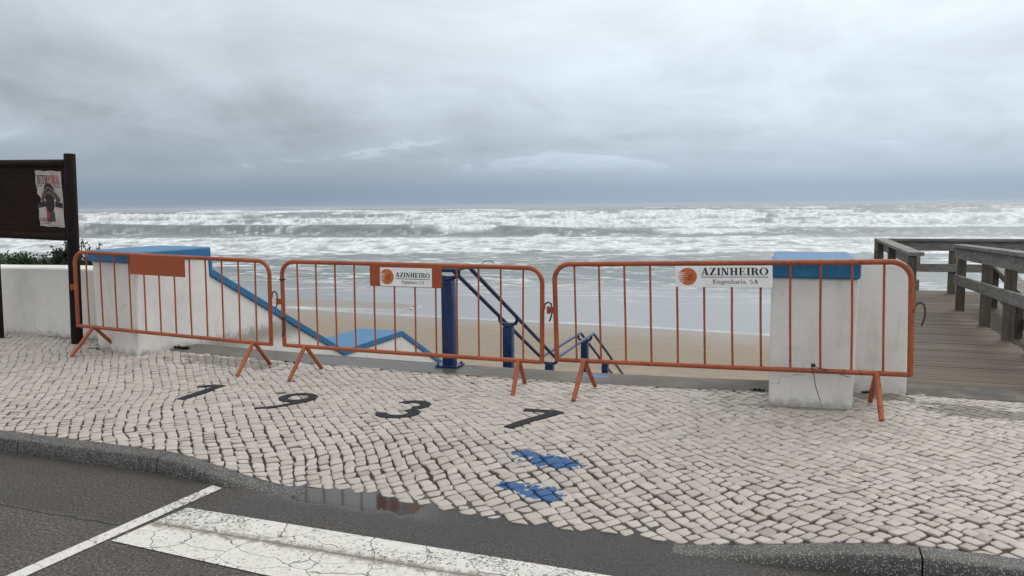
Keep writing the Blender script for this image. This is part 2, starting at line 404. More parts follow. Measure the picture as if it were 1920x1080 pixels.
M['signwhite'] = mat('sign_white', lambda t, b: t.put(b.inputs['Base Color'], t.mix(t.sstep(t.noise(pos(t), 12, 4), .4, .75, 0, .5), (.80, .80, .80), (.66, .65, .64))), rough=.35)
M['ink'] = mat('black_lettering', color=(.012, .012, .014), rough=.5)
M['redink'] = mat('maroon_lettering', color=(.17, .045, .03), rough=.5)
M['emblem'] = mat('emblem_orange', color=(.50, .13, .035), rough=.4)
M['emblem_dark'] = mat('emblem_brown', color=(.13, .03, .012), rough=.5)
M['iron'] = mat('bare_iron', lambda t, b: t.put(b.inputs['Base Color'], t.mix(t.noise(pos(t), 60, 3), (.03, .025, .022), (.10, .05, .03))), rough=.6, metal=.3)
M['blackplastic'] = mat('black_plastic', color=(.010, .010, .011), rough=.45)
def f_wood(base, grain_tone, axis=(2, 40, 40)):
    def f(t, b):
        tc = t.new('ShaderNodeTexCoord').outputs['Object']; r = t.attr('rnd')
        P = t.vmath('ADD', t.vmath('MULTIPLY', tc, axis), t.comb(t.math('MULTIPLY', r, 37.0), t.math('MULTIPLY', r, 11.0), 0))
        n = t.noise(P, 1.0, 6, .65); c = t.mix(t.sstep(n, .32, .68), base, grain_tone)  # second, paler wood colour mixed in along the grain by noise
        c = t.mix(t.sstep(r, 0, 1, 0, .45), c, tuple(x * .55 for x in base))
        k = t.noise(P, 3.0, 3); c = t.mix(t.sstep(k, .66, .72, 0, .6), c, tuple(x * .3 for x in base))
        t.put(b.inputs['Base Color'], c); b.inputs['Roughness'].default_value = .72
        b.inputs['Specular IOR Level'].default_value = .25 if base[0] > .05 else .12
        t.put(b.inputs['Normal'], t.bump(n, .5, .004))
    return f
M['plank'] = mat('weathered_deck_wood', f_wood((.092, .073, .052), (.152, .125, .092), (1.6, 45, 45)))
M['railwood'] = mat('weathered_rail_wood', f_wood((.125, .118, .108), (.23, .22, .205), (5, 5, 30)))
M['railpost'] = mat('brown_post_wood', f_wood((.075, .062, .050), (.13, .11, .09), (30, 30, 3)))
M['darkwood'] = mat('dark_stained_wood', f_wood((.013, .0068, .0052), (.020, .0105, .008), (3, 30, 30)))
M['postwood'] = mat('dark_stained_pole', f_wood((.011, .0068, .0058), (.018, .011, .009), (30, 30, 3)))
def f_leaf(a, bb):
    def f(t, b):
        r = t.attr('rnd'); c = t.mix(r, a, bb); t.put(b.inputs['Base Color'], c); b.inputs['Roughness'].default_value = .5
    return f
M['leaf_dark'] = mat('dark_shrub_leaves', f_leaf((.010, .022, .012), (.035, .055, .025)))
M['leaf_mid'] = mat('green_bush_leaves', f_leaf((.018, .045, .015), (.060, .105, .040)))
M['stem'] = mat('woody_stem', color=(.05, .035, .025), rough=.8)

# ------------------------------------------------------------------ digits outlines (promenade axes)
def ring(cx, cy, rx, ry, wx, wy, a0, a1, n):
    o = [(cx + rx * math.cos(a0 + (a1 - a0) * i / n), cy + ry * math.sin(a0 + (a1 - a0) * i / n)) for i in range(n + 1)]
    q = [(cx + (rx - wx) * math.cos(a0 + (a1 - a0) * i / n), cy + (ry - wy) * math.sin(a0 + (a1 - a0) * i / n)) for i in range(n + 1)]
    return [(o[i], o[i + 1], q[i + 1], q[i]) for i in range(n)]
def stroke(pts, wd, n=1):
    pts = [Vector(p) for p in pts]; L = []; Rr = []
    ww = wd if isinstance(wd, (list, tuple)) else [wd] * len(pts)
    for i, p in enumerate(pts):
        tt = (pts[min(i + 1, len(pts) - 1)] - pts[max(i - 1, 0)]).normalized(); nn = Vector((-tt.y, tt.x)) * ww[i] / 2
        L.append(p + nn); Rr.append(p - nn)
    return [(tuple(L[i]), tuple(L[i + 1]), tuple(Rr[i + 1]), tuple(Rr[i])) for i in range(len(pts) - 1)]
def sub(a, b, n): return [(a[0] + (b[0] - a[0]) * i / n, a[1] + (b[1] - a[1]) * i / n) for i in range(n + 1)]
DG = {
 'one': stroke(sub((.02, -.25), (.02, .25), 6), .085) + stroke(sub((-.02, .225), (-.15, .13), 2), [.06, .07, .05]),
 'nine': ring(0, .10, .165, .15, .080, .070, 0, 2 * math.pi, 14) + stroke([(.117, .09), (.112, .0), (.08, -.09), (.03, -.17), (-.05, -.245), (-.13, -.285)], [.085, .085, .08, .07, .05, .015]),
 'three': ring(.0, .125, .15, .135, .085, .075, R(165), R(-70), 8) + ring(.0, -.115, .175, .155, .095, .085, R(72), R(-165), 9),
 'seven': stroke(sub((-.155, .215), (.105, .215), 4), .075) + stroke([(.115, .25), (.05, .10), (-.02, -.03), (-.07, -.14), (-.11, -.25)], [.10, .085, .085, .085, .08]),
}
DPOS = {'one': (-4.69, 5.11), 'nine': (-3.77, 5.10), 'three': (-2.74, 5.11), 'seven': (-1.70, 5.12)}

# ------------------------------------------------------------------ pavement of small limestone setts
def edge_near(u):
    u = np.asarray(u, float); n = fbm(u * 3.1, u * 0 + 3.3, 3, 5) - .5
    base = np.interp(u, [-3.7, -3.15, -2.74, -2.5, -2.23, -1.87, -1.5, -1.21, -.66, -.43, -.28, .3, .6], [3.75, 3.70, 3.69, 3.73, 3.76, 3.71, 3.65, 3.62, 3.635, 3.64, 3.665, 3.71, 3.745])
    return base + np.where((u > -2.70) & (u < -.45), n * .14, 0)
def far_limit(u):
    return np.where((u > -6.35) & (u < -.02), 6.385 + .04 * (fbm(np.asarray(u) * 1.7, np.asarray(u) * 0, 2, 9) - .5), np.where(u > .3, 6.54, np.where(u < -7.1, 6.76, 6.5)))
def build_stones():
    P = .0745
    A = np.array([-.7071, .7071]); B = np.array([.7071, .7071])
    V = []; F = []; RN = []; SD = []
    c0 = np.array([-4.0, 5.3]); NB = 130
    digits = []
    for k, quads in DG.items():
        for q in quads: digits.append(np.array([(x + DPOS[k][0], y + DPOS[k][1]) for x, y in q]))
    dg_c = np.array([q.mean(0) for q in digits])
    def warp(a, b):
        wx = .16 * (fbm(a * .45 + 5, b * .45, 2, 21) - .5) * 2 + .022 * (fbm(a * 3, b * 3, 2, 33) - .5) * 2
        wy = .18 * (fbm(a * .42, b * .42 + 7, 2, 22) - .5) * 2 + .022 * (fbm(a * 3, b * 3 + 4, 2, 34) - .5) * 2
        return a + wx, b + wy
    NB = 165
    for j in range(-NB, NB):
        # cut positions along row j: stones vary in length, bond wanders between stack and stagger
        cuts = [-NB * P + random.uniform(0, 1) * P * (.9 if j % 2 else .1)]
        nst = int(2 * NB)
        ln = P * (1 + rng.uniform(-.20, .24, nst)); cuts = cuts[0] + np.concatenate([[0], np.cumsum(ln - (ln.mean() - P))])
        bj0 = j * P; bj1 = (j + 1) * P
        for i in range(nst):
            a0, a1 = cuts[i], cuts[i + 1]
            ac, bc = (a0 + a1) / 2, (bj0 + bj1) / 2
            cu = c0[0] + A[0] * ac + B[0] * bc; cv = c0[1] + A[1] * ac + B[1] * bc
            if cv < 3.6 or cv > 7.15 or cu < -13.5 or cu > 6.5: continue
            V.append((a0, a1, bj0, bj1))
    C = np.array(V); n = len(C); rows = C
    j = .0075; g = .0025 + rng.uniform(-.0010, .0018, n)
    # worn wider joints near the dropped kerb
    jit = rng.normal(0, .0036, (n, 4, 2))
    cor = np.stack([np.stack([C[:, 0], C[:, 2]], 1), np.stack([C[:, 1], C[:, 2]], 1), np.stack([C[:, 1], C[:, 3]], 1), np.stack([C[:, 0], C[:, 3]], 1)], 1)
    cen = cor.mean(1)
    cu0 = c0[0] + A[0] * cen[:, 0] + B[0] * cen[:, 1]; cv0 = c0[1] + A[1] * cen[:, 0] + B[1] * cen[:, 1]
    loose = (1 - sm(4.1, 5.1, cv0))
    jit *= (1 + .5 * loose)[:, None, None]; g = g * (.85 + 1.1 * loose)
    dirc = cor - cen[:, None]
    cor = cen[:, None] + dirc * (1 - (2 * g / P))[:, None, None] + jit
    # 12-gon outline: each side has 2 inner points, corners pulled in
    outl = []
    for k in range(4):
        p, q = cor[:, k], cor[:, (k + 1) % 4]
        bow = rng.normal(.0, .0016, (n, 1)) + .0012; mid = (p + q) / 2 - cen; mid = mid / np.linalg.norm(mid, axis=1, keepdims=True)
        outl.append(p + (q - p) * .07 ); outl.append((p + q) / 2 + mid * bow); outl.append(p + (q - p) * .93)
    outl = np.stack(outl, 1)                                   # n,12,2
    k = 12
    def tolocal(ab):
        a, b = warp(ab[..., 0], ab[..., 1]); return c0[0] + A[0] * a + B[0] * b, c0[1] + A[1] * a + B[1] * b
    cu, cv = tolocal(cen); ou, ov = tolocal(outl)
    lo = edge_near(cu); hi = far_limit(cu)
    keep = (cv > lo - .01) & (cv < hi + .01) & ~((cu > -7.2) & (cu < -6.38) & (cv > 6.20)) & ~((cu > -.10) & (cu < .42) & (cv > 5.99))
    for q in digits:
        # drop stones whose centre lies under a basalt piece
        c = q.mean(0); near = keep & (np.hypot(cu - c[0], cv - c[1]) < .14); idx = np.where(near)[0]
        for ii in idx:
            s = 0
            for e in range(4):
                x0, y0 = q[e]; x1, y1 = q[(e + 1) % 4]; cr = (x1 - x0) * (cv[ii] - y0) - (y1 - y0) * (cu[ii] - x0); s += 1 if cr > 0 else -1
            pass
    keep &= rng.random(n) > .0003
    ou, ov, cu, cv = ou[keep], ov[keep], cu[keep], cv[keep]; n = len(cu)
    lo2 = edge_near(cu)[:, None]; ov = np.maximum(ov, np.where((cu > -2.70) & (cu < -.45), lo2[:, 0] - .012, lo2[:, 0])[:, None]); ov = np.minimum(ov, far_limit(cu)[:, None])
    gz = ground(cu, cv); hz = gz + rng.normal(0, .0016, n); tilt = rng.normal(0, .022, (n, 2))
    def ringz(s, dz):
        u = cu[:, None] + (ou - cu[:, None]) * s; v = cv[:, None] + (ov - cv[:, None]) * s
        z = ground(u, v) + (hz - gz)[:, None] + (u - cu[:, None]) * tilt[:, :1] + (v - cv[:, None]) * tilt[:, 1:] + dz
        return np.stack([CE * u + SE * v, -SE * u + CE * v, z], -1)
    r3 = ringz(1.0, -.020); r2 = ringz(1.0, -.0022); r1 = ringz(.965, -.0003); r0 = ringz(.5, .0006)
    ce = ringz(0, .0006)[:, :1]
    VV = np.concatenate([r3, r2, r1, r0, ce], 1).reshape(-1, 3); st = 4 * k + 1
    q = []
    for L in range(3):
        for e in range(k): q.append((L * k + e, L * k + (e + 1) % k, (L + 1) * k + (e + 1) % k, (L + 1) * k + e))
    for e in range(0, k, 2): q.append((3 * k + e, 3 * k + e + 1, 3 * k + (e + 2) % k, 4 * k))
    q = np.array(q)[None] + (np.arange(n) * st)[:, None, None]
    o = fast_mesh('pavement', VV, q.reshape(-1, 4), M['stone'], True)
    fattr(o, 'rnd', np.repeat(rng.random(n), st))
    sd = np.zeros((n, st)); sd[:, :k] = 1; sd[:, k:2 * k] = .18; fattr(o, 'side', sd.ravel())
    tag(o, kind='structure')
    return o
pav = build_stones()
# joint bed
us = np.linspace(-14, 7, 260); vs = np.concatenate([np.linspace(3.58, 5, 40), np.linspace(5.05, 6.78, 30)])
UU, VVv = np.meshgrid(us, vs); ZZ = ground(UU, VVv) - .013
ZZ = np.where(VVv < edge_near(UU) - .02, -.13, ZZ)
P3 = np.stack([CE * UU + SE * VVv, -SE * UU + CE * VVv, ZZ], -1).reshape(-1, 3)
tag(fast_mesh('pavement_bed', P3, grid_quads(len(vs), len(us)), M['joint']), kind='structure')
# basalt digits
for nm, quads in DG.items():
    mb = MB(); cu, cv = DPOS[nm]
    for q in quads:
        c = Vector((sum(p[0] for p in q) / 4, sum(p[1] for p in q) / 4))
        pts = [c + (Vector(p) - c) * (1 - .0012 / max(.02, (Vector(p) - c).length)) for p in q]
        top = [W(cu + p.x, cv + p.y, G(cu + p.x, cv + p.y) + .0060) for p in pts]; bot = [Vector((p.x, p.y, p.z - .02)) for p in top]
        mb.add(bot + top, [(4, 5, 6, 7), (0, 1, 5, 4), (1, 2, 6, 5), (2, 3, 7, 6), (3, 0, 4, 7)])
    o = mb.build('mosaic_numeral', M['basalt'], pav)
    o['label'] = 'dark stone numeral %s set into the pale paving' % nm

# ------------------------------------------------------------------ road, kerb, markings
us = np.linspace(-40, 40, 60); vs = np.array([-30, -10, 0, 2, 3, 3.5, 3.9, 4.2])
UU, VVv = np.meshgrid(us, vs); P3 = np.stack([CE * UU + SE * VVv, -SE * UU + CE * VVv, UU * 0 - .10], -1).reshape(-1, 3)
tag(fast_mesh('road', P3, grid_quads(len(vs), len(us)), M['asphalt']), kind='structure')
def sheet(name, pts, m, z):
    vs_ = [W(u, v, z) for u, v in pts]; return tag(link(name, vs_, [tuple(range(len(vs_)))], m), kind='structure')
sheet('road_marking', [(-3.36, -6), (-3.27, -6), (-3.21, 2.3), (-3.118, 3.53), (-3.205, 3.55), (-3.295, 2.3)], M['line'], -.096)
sheet('road_marking', [(-3.145, 2.765), (-2.2, 2.715), (14, 2.70), (14, 3.205), (-.73, 3.205), (-3.095, 3.228), (-3.12, 3.0)], M['line'], -.0955)
kroot = tag(bpy.data.objects.new('kerb', None), kind='structure'); COL.objects.link(kroot)
def kerb_piece(u0, u1):
    n = max(2, int((u1 - u0) / .06)); prof = []
    rnga = [(u0 + .004) + (u1 - u0 - .008) * i / n for i in range(n + 1)]; vs_ = []; fs = []
    for u in rnga:
        zt = float(kerb_top(u)); zb = -.14
        kv = float(np.interp(u, [-3.7, -3.15, -2.74, -.43, -.28, .3, .6], [3.75, 3.70, 3.685, 3.64, 3.665, 3.71, 3.745])) - 3.845
        pf = [(v + kv, z) for v, z in [(3.845, zb), (3.845, zt - .004), (3.838, zt), (3.738, zt - .001), (3.726, zt - .004), (3.717, zt - .013), (3.705, -.10 if zt > -.09 else zt - .02), (3.703, zb)]]
        vs_ += [W(u, v + .0015 * math.sin(u * 9), z) for v, z in pf]
    k = 8
    for i in range(n):
        for j in range(k): fs.append((i * k + j, i * k + (j + 1) % k, (i + 1) * k + (j + 1) % k, (i + 1) * k + j))
    fs += [tuple(range(k)), tuple(range(n * k + k - 1, n * k - 1, -1))]
    mb = MB(); mb.add(vs_, fs); o = mb.build('kerb_stone', M['kerb'], kroot, True)
for a, b in ((-4.90, -3.69), (-3.69, -2.62), (-.50, .575), (.575, 1.65), (1.65, 2.75)): kerb_piece(a, b)
for i in range(7): kerb_piece(-4.90 - 1.15 * (i + 1), -4.90 - 1.15 * i)

# ------------------------------------------------------------------ promenade edge strip, retaining wall, stairs
mb = MB()
n = 60
for i in range(n):
    pass
us = np.linspace(-6.40, .0, 80); vs = np.array([6.37, 6.5, 6.65, 6.78, 6.825, 6.83, 6.83])
UU, VVv = np.meshgrid(us, vs); ZZ = ground(UU, np.minimum(VVv, 6.9)) + .001 + .004 * (fbm(UU * 2, VVv * 3, 2, 3) - .5)
ZZ[4] -= .006; ZZ[5] -= .03; ZZ[6] = -.4
P3 = np.stack([CE * UU + SE * VVv, -SE * UU + CE * VVv, ZZ], -1).reshape(-1, 3)
tag(fast_mesh('concrete_landing', P3, grid_quads(len(vs), len(us)), M['concrete'], False), kind='structure')
mb = MB().box((-14, 6.96, -4.2), (-6.9, 7.2, -.02)).box((.5, 7.0, -4.2), (9, 7.2, -.06))
tag(mb.build('promenade_base', M['concrete'], None, rz=-TH), kind='structure')
# stairs: two flights and a landing
mb = MB(); prof = [(6.835, -.05)]; v, z = 6.835, -.05
for i in range(9): z -= .158; prof.append((v, z)); v += .315; prof.append((v, z))
prof[-1] = (11.85, z); v = 11.85
for i in range(11): z -= .158; prof.append((v, z)); v += .315; prof.append((v, z))
prof += [(v, -4.4), (6.835, -4.4)]
mb.prism(prof, 'x', -6.22, -.10)
st = mb.build('staircase', M['concrete'], None, rz=-TH)
tag(st, 'wide concrete steps going down to the beach between the two white parapets', 'stairs')

def parapet(name, label, u0, u1, v0, pw, inner, cap, wing=False):
    """u0..u1 wall thickness, pillar front at v0; pillar body, sloping wall, blue coping"""
    gz = G((u0 + u1) / 2, 6.3)
    root = empty(name, W(0, 0, 0), label, 'wall')
    a, b = u0, u1
    z1 = 1.0
    mb = MB(); bt = .025
    lo = [(a - bt, v0 - .02), (b + bt * (.2), v0 - .02), (b + bt * .2, 7.06), (a - bt, 7.06)]
    if pw: lo = pw
    hi_ = [(a, v0), (b, v0), (b, 7.05), (a, 7.05)] if inner < 0 else [(a + .01, v0 + .03), (b - .02, v0 - .18), (b, 7.05), (a, 7.05)]
    vs_ = [(p[0], p[1], -.2) for p in lo] + [(p[0], p[1], z1 - .001) for p in hi_]
    mb.add(vs_, [(0, 3, 2, 1), (4, 5, 6, 7), (0, 1, 5, 4), (1, 2, 6, 5), (2, 3, 7, 6), (3, 0, 4, 7)])
    mb.build('pillar', M['white'], root, bevel=.015)
    cp = [(cap[0], cap[2]), (cap[1], cap[2]), (cap[1], cap[3]), (cap[0], cap[3])] if inner < 0 else [(-7.15, 6.22), (-6.25, 5.99), (-6.22, 7.06), (-7.18, 7.28)]
    MB().prism(cp, 'z', z1, 1.115).build('pillar_cap', M['blue'], root, bevel=.014)
    # descending wall + coping, slope 27.8 deg, level run, slope again
    sl = .527; top = [(7.05, .885), (9.80, .885 - sl * 2.75), (11.62, .885 - sl * 2.75), (15.6, .885 - sl * 2.75 - sl * 3.98)]
    th = .095
    ws = (u0 + .06, u1 - .012) if inner > 0 else (u0 + .012, u1 - .06)
    body = [(v, z - th) for v, z in top] + [(15.6, -4.5), (7.05, -4.5)]
    MB().prism(body, 'x', *ws).build('parapet_body', M['white'], root)
    cop = top + [(v, z - th) for v, z in reversed(top)]
    mb = MB().prism(cop, 'x', u0 + .02, u1 + .012)
    mb.build('coping', M['blue'], root, bevel=.008)
    MB().prism([(7.052, .885 - .09), (7.095, .885 - .11), (7.095, z1), (7.052, z1)], 'x', u0 + .03, u1 + .008).build('riser', M['blue'], root)
    return root
lp = parapet('parapet_wall', 'white parapet with blue coping stepping down to the beach left of the steps', -7.12, -6.25, 6.22,
             [(-7.13, 6.27), (-6.31, 6.005), (-6.23, 7.06), (-7.14, 7.06)], 1, (-7.18, -6.22, 6.19, 7.09))
rp = parapet('parapet_wall', 'blocky white pillar with blue cap right of the steps, cable end hanging in front', -.13, .465, 5.97,
             [(-.128, 5.945), (.445, 5.945), (.445, 7.06), (-.128, 7.06)], -1, (-.14, .472, 5.935, 7.30))
# white pier wall right of the blue-capped pillar, with a rounded shoulder
pts = [(.475, -.2), (.872, -.2), (.862, .96)] + [(.78 + .08 * math.cos(a), .99 + .08 * math.sin(a)) for a in (R(0), R(30), R(60), R(90))] + [(.475, 1.07)]
o = MB().prism(pts, 'y', 6.52, 6.90).build('pier_wall', M['white'], None, rz=-TH, bevel=.012)
tag(o, 'plain white rendered wall end without blue cap, beside the wooden deck', 'wall')
# low white wall behind the notice board
o = MB(); n = 24; vs_ = []; fs = []
for i in range(n + 1):
    u = -14 + (14 - 7.0) * i / n; zt = .855 + .006 * math.sin(u * 2.1)
    vs_ += [(u, 6.70, -.1), (u, 6.715, zt - .015), (u, 6.73, zt), (u, 7.17, zt), (u, 7.18, -.1)]
for i in range(n):
    for j in range(4): fs.append((i * 5 + j, i * 5 + j + 1, (i + 1) * 5 + j + 1, (i + 1) * 5 + j))
fs += [tuple(range(5)), tuple(n * 5 + j for j in range(5))]
o.add(vs_, fs); o = o.build('low_wall', M['white'], None, rz=-TH)
tag(o, 'low stained white wall with shrubs showing over it, behind the notice board', 'wall')

# ------------------------------------------------------------------ beach and sea
NS = (math.sin(R(24)), math.cos(R(24)))
SEA = -4.0
def shore_w(x, y): return NS[0] * x + NS[1] * y
def sand_z(x, y):
    wv = shore_w(x, y)
    wob = .8 * (fbm(x / 14, y / 14, 3, 40) - .5)
    z = SEA + (33.7 + wob * 1.4 - wv) * .022
    z = np.where(wv > 33.7, SEA + (33.7 + wob * 1.4 - wv) * .0085, z)
    rx = (x + 9.6) * .93 + (y - 44.5) * -.36; ry = (x + 9.6) * .36 + (y - 44.5) * .93
    z = z + .085 * np.exp(-(rx / 4.6) ** 4 - (ry / 1.25) ** 2)
    z = z + .05 * (fbm(x / 3, y / 3, 3, 43) - .5) * (1 - sm(28, 33, wv)) + .018 * (fbm(x / .5, y / .5, 3, 44) - .5) * (1 - sm(26, 32, wv))
    return z
xs = np.linspace(-46, 60, 560); ys = np.concatenate([np.linspace(5, 26, 160), np.linspace(26.2, 75, 260)])
XX, YY = np.meshgrid(xs, ys); SZ = sand_z(XX, YY)
Vv = -(-SE) * 0 + (SE * XX + CE * YY)
SZ = np.where(Vv < 7.1, -4.4, SZ)
def f_sand(t, b):
    P = pos(t); x, y, z = t.sep(P); n = t.noise(P, .5, 4); n2 = t.noise(P, 14, 5, .65); n3 = t.noise(P, 2.5, 5, .6)
    wv = t.math('ADD', t.math('MULTIPLY', x, NS[0]), t.math('MULTIPLY', y, NS[1]))
    c = t.ramp(n3, [(.3, (.225, .178, .125)), (.6, (.275, .222, .160)), (.8, (.24, .192, .135))])
    c = t.mix(t.sstep(n2, .5, .8, 0, .35), c, (.19, .15, .11))
    wn = t.math('ADD', wv, t.math('MULTIPLY', t.math('SUBTRACT', n, .5), 5.0))
    damp = t.sstep(wn, 23.5, 24.6); wet = t.sstep(wn, 29, 32.6)
    c = t.mix(t.math('MULTIPLY', damp, .45), c, (.185, .155, .122))
    c = t.mix(t.math('MULTIPLY', wet, .5), c, (.165, .145, .12))
    deb = t.noise(t.vmath('MULTIPLY', P, (1.2, 3.0, 1)), 1.6, 6, .75); c = t.mix(t.sstep(deb, .655, .69, 0, .85), c, (.07, .055, .04))
    t.put(b.inputs['Base Color'], c); t.put(b.inputs['Roughness'], t.sstep(wn, 28, 33.3, .9, .38))
    t.put(b.inputs['Normal'], t.bump(n2, .25, .03))
M['sand'] = mat('beach_sand', f_sand)
tag(fast_mesh('beach', np.stack([XX, YY, SZ], -1).reshape(-1, 3), grid_quads(len(ys), len(xs)), M['sand']), kind='structure')

def build_sea():
    nr, nc = 720, 1250
    inv = np.linspace(1 / 27.0, 1 / 420.0, nr - 150); r1 = 1 / inv
    r2 = np.geomspace(425, 14000, 150); r = np.concatenate([r1, r2])
    a = np.radians(np.linspace(-46, 46, nc))
    RR, AA = np.meshgrid(r, a, indexing='ij'); X = RR * np.sin(AA); Y = RR * np.cos(AA)
    ang = R(13); wn = np.array([math.sin(ang), math.cos(ang)]); w_ = X * wn[0] + Y * wn[1]; l_ = X * wn[1] - Y * wn[0]
    sw = shore_w(X, Y)
    far = sm(45, 75, w_)
    H = np.zeros_like(X); F = np.zeros_like(X); crest = np.zeros_like(X)
    wob = 26 * (fbm(l_ / 90, w_ / 400, 3, 60) - .5); fine = 7 * (fbm(l_ / 14, w_ / 60, 3, 61) - .5)
    waves = [(72, .22, 1.5, 5, .2), (96, .45, 2.5, 8, .7), (118, .5, 3, 10, .6), (152, 2.2, 4.5, 15, .46), (186, 1.0, 5, 14, .8), (222, 2.0, 7, 18, .6), (275, 2.2, 8, 22, .55),
             (345, 2.5, 10, 28, .5), (430, 2.6, 12, 34, .45), (540, 2.8, 15, 40, .42), (680, 2.8, 18, 50, .45), (860, 2.4, 24, 60, .4), (1080, 2.4, 28, 80, .35), (1400, 2.5, 36, 100, .3), (1900, 2.6, 50, 140, .3), (2600, 2.6, 70, 180, .3)]
    for i, (w0, h, sf, sb, br) in enumerate(waves):
        sc_ = max(1, w0 / 200)
        wc = w0 + wob * (.35 + .5 * min(1, w0 / 250)) * sc_ + fine * (.25 if w0 < 130 else .6) * sc_ + 10 * sc_ * (vn(l_ / (60 * sc_), l_ * 0 + i, 70 + i) - .5)
        amp = h * (.45 + 1.0 * vn(l_ / (55 * sc_), l_ * 0 + i * 3.3, 90 + i))
        dw = w_ - wc; pr = np.exp(-np.where(dw < 0, (dw / sf) ** 2, np.abs(dw / sb) ** 1.4))
        H += amp * pr
        brk = sm(1 - br - .12, 1 - br + .12, fbm(l_ / (26 * sc_), w_ * 0 + i * 7.7, 3, 120 + i))
        ff = brk * np.where(dw < 0, np.exp(-(dw / (sf * 1.5)) ** 2), np.exp(-(dw / (sb * .55)) ** 2)); F = np.maximum(F, ff)
    # foam cover by distance from shore
    cw = w_ + (wob * .9 + fine * 1.4) * np.clip(w_ / 110, .35, 1.8) + np.clip(w_ / 8, 5, 34) * (fbm(l_ / 6, w_ / 14, 4, 145, .6) - .5)
    cover = np.interp(cw, [0, 49, 52, 55, 60, 66, 70, 76, 82, 86, 90, 124, 129, 133, 176, 184, 195, 300, 345, 440, 620, 1000, 3000, 14000],
                          [0, .0, .20, .30, .14, .30, .36, .26, .34, .60, .84, .88, .70, .18, .14, .50, .76, .60, .40, .32, .24, .18, .12, .08])
    cover = np.maximum(cover, F * .96)
    lv = np.log2(np.clip(w_ / 110, .5, 30)) + 1
    def ms(fl, fw, o, seed, g=.5):          # noise whose grain grows with distance, in fixed octaves (no shear)
        out = np.zeros_like(w_)
        for k in range(0, 7):
            wt = np.clip(1 - np.abs(lv - k), 0, 1); m_ = wt > 0
            if m_.any():
                kk = 2.0 ** (k - 1); out[m_] += wt[m_] * (fbm(l_[m_] / (fl * kk ** .6), w_[m_] / (fw * kk), o, seed + 11 * k, g) - .5)
        nrm = np.sqrt(sum(np.clip(1 - np.abs(lv - k), 0, 1) ** 2 for k in range(0, 7)))
        return out / np.maximum(nrm, .3) + .5
    n = ms(4.6, 3.2, 5, 150, .62)
    n = (n - .5) * 2.0 + .5
    n2 = ms(1.3, 1.4, 4, 260, .62)
    rid = 1 - np.abs(2 * fbm(l_ / (6.0), w_ / 2.4, 4, 170, .55) - 1) * 3.2                  # lacy streaks close in
    nn = n * .72 + n2 * .28
    foam = sm(-.08, .16, nn - (1 - cover))
    lace = sm(.35, .9, rid) * sm(50, 53, w_) * (1 - sm(86, 95, w_)) * sm(.28, .55, n2)
    foam = np.maximum(foam, lace * .75)
    rid2 = 1 - np.abs(2 * ms(5.0, 2.2, 5, 360, .6) - 1) * 3.0
    veins = sm(.45, .95, rid2) * sm(86, 100, w_) * (.20 + .5 * sm(.4, .7, fbm(l_ / 18, w_ / 18, 2, 176)))
    foam = np.maximum(foam, veins)
    tone = ms(2.6, 2.4, 5, 460, .65)
    foam = foam * (1 - .60 * sm(.47, .70, tone))
    foam = np.maximum(foam, sm(.45, .8, F) * (.72 + .28 * sm(.4, .6, n2)) * sm(100, 130, w_))
    # swash edge: thin white line where the film ends
    sz = sand_z(X, Y); dep = SEA - sz
    edge = np.exp(-((dep - .003) / .0022) ** 2) * (-.05 + .85 * fbm(X / 1.5, Y / 1.5, 3, 180))
    foam = np.maximum(foam, np.where(sw < 46, edge, 0))
    l3 = sm(.62, .95, 1 - np.abs(2 * fbm(l_ / 9, w_ / 1.6, 4, 195, .55) - 1) * 3.2) * sm(40, 46, w_) * (1 - sm(54, 58, w_)) * sm(.45, .6, fbm(l_ / 10, w_ / 6, 2, 196))
    foam = np.maximum(foam, l3 * .35)
    l2 = np.exp(-((cw - 46.5 - 2.5 * (fbm(l_ / 12, w_ * 0, 3, 190) - .5)) / .35) ** 2) * sm(.42, .6, fbm(l_ / 5, w_ / 3, 3, 191))
    foam = np.maximum(foam, l2 * .6)
    H = H * far + far * (.10 + .16 * foam * sm(84, 120, w_)) * (fbm(l_ / 2.6, w_ / 2.2, 4, 200, .6) - .5) * 2 * np.clip(w_ / 120, .4, 2.2)
    H += far * sm(300, 700, w_) * 1.3 * (fbm(l_ / 45, w_ / 90, 3, 210) - .5)
    V = np.stack([X, Y, SEA + H], -1).reshape(-1, 3)
    def f(t, b):
        fo = t.attr('foam'); film = t.attr('film'); P = pos(t)
        wcol = t.mix(t.noise(t.vmath('MULTIPLY', P, (.05, .12, 1)), 1, 5), (.060, .084, .086), (.108, .130, .127))
        wcol = t.mix(film, wcol, (.17, .158, .145))
        fcol = t.mix(t.sstep(t.noise(t.vmath('MULTIPLY', P, (.7, .35, 1)), 1, 6, .7), .35, .65), (.45, .48, .49), (.74, .77, .77))
        t.put(b.inputs['Base Color'], t.mix(fo, wcol, fcol))
        rr = t.math('ADD', t.math('MULTIPLY', fo, .6), t.math('SUBTRACT', .28, t.math('MULTIPLY', film, .20)), None, True)
        t.put(b.inputs['Roughness'], rr)
        h1 = t.noise(t.vmath('MULTIPLY', P, (.9, 2.2, 1)), 1, 5, .6)
        rip = t.bump(t.math('MULTIPLY', h1, t.math('SUBTRACT', 1, t.math('MULTIPLY', film, .93))), .8, .30)
        t.put(b.inputs['Normal'], rip)
    M['sea'] = mat('sea_water', f)
    o = fast_mesh('sea', V, grid_quads(nr, nc), M['sea'])
    fattr(o, 'foam', np.clip(foam, 0, 1).ravel()); fattr(o, 'film', (1 - sm(46, 56, cw)).ravel())
    tag(o, kind='structure')
build_sea()

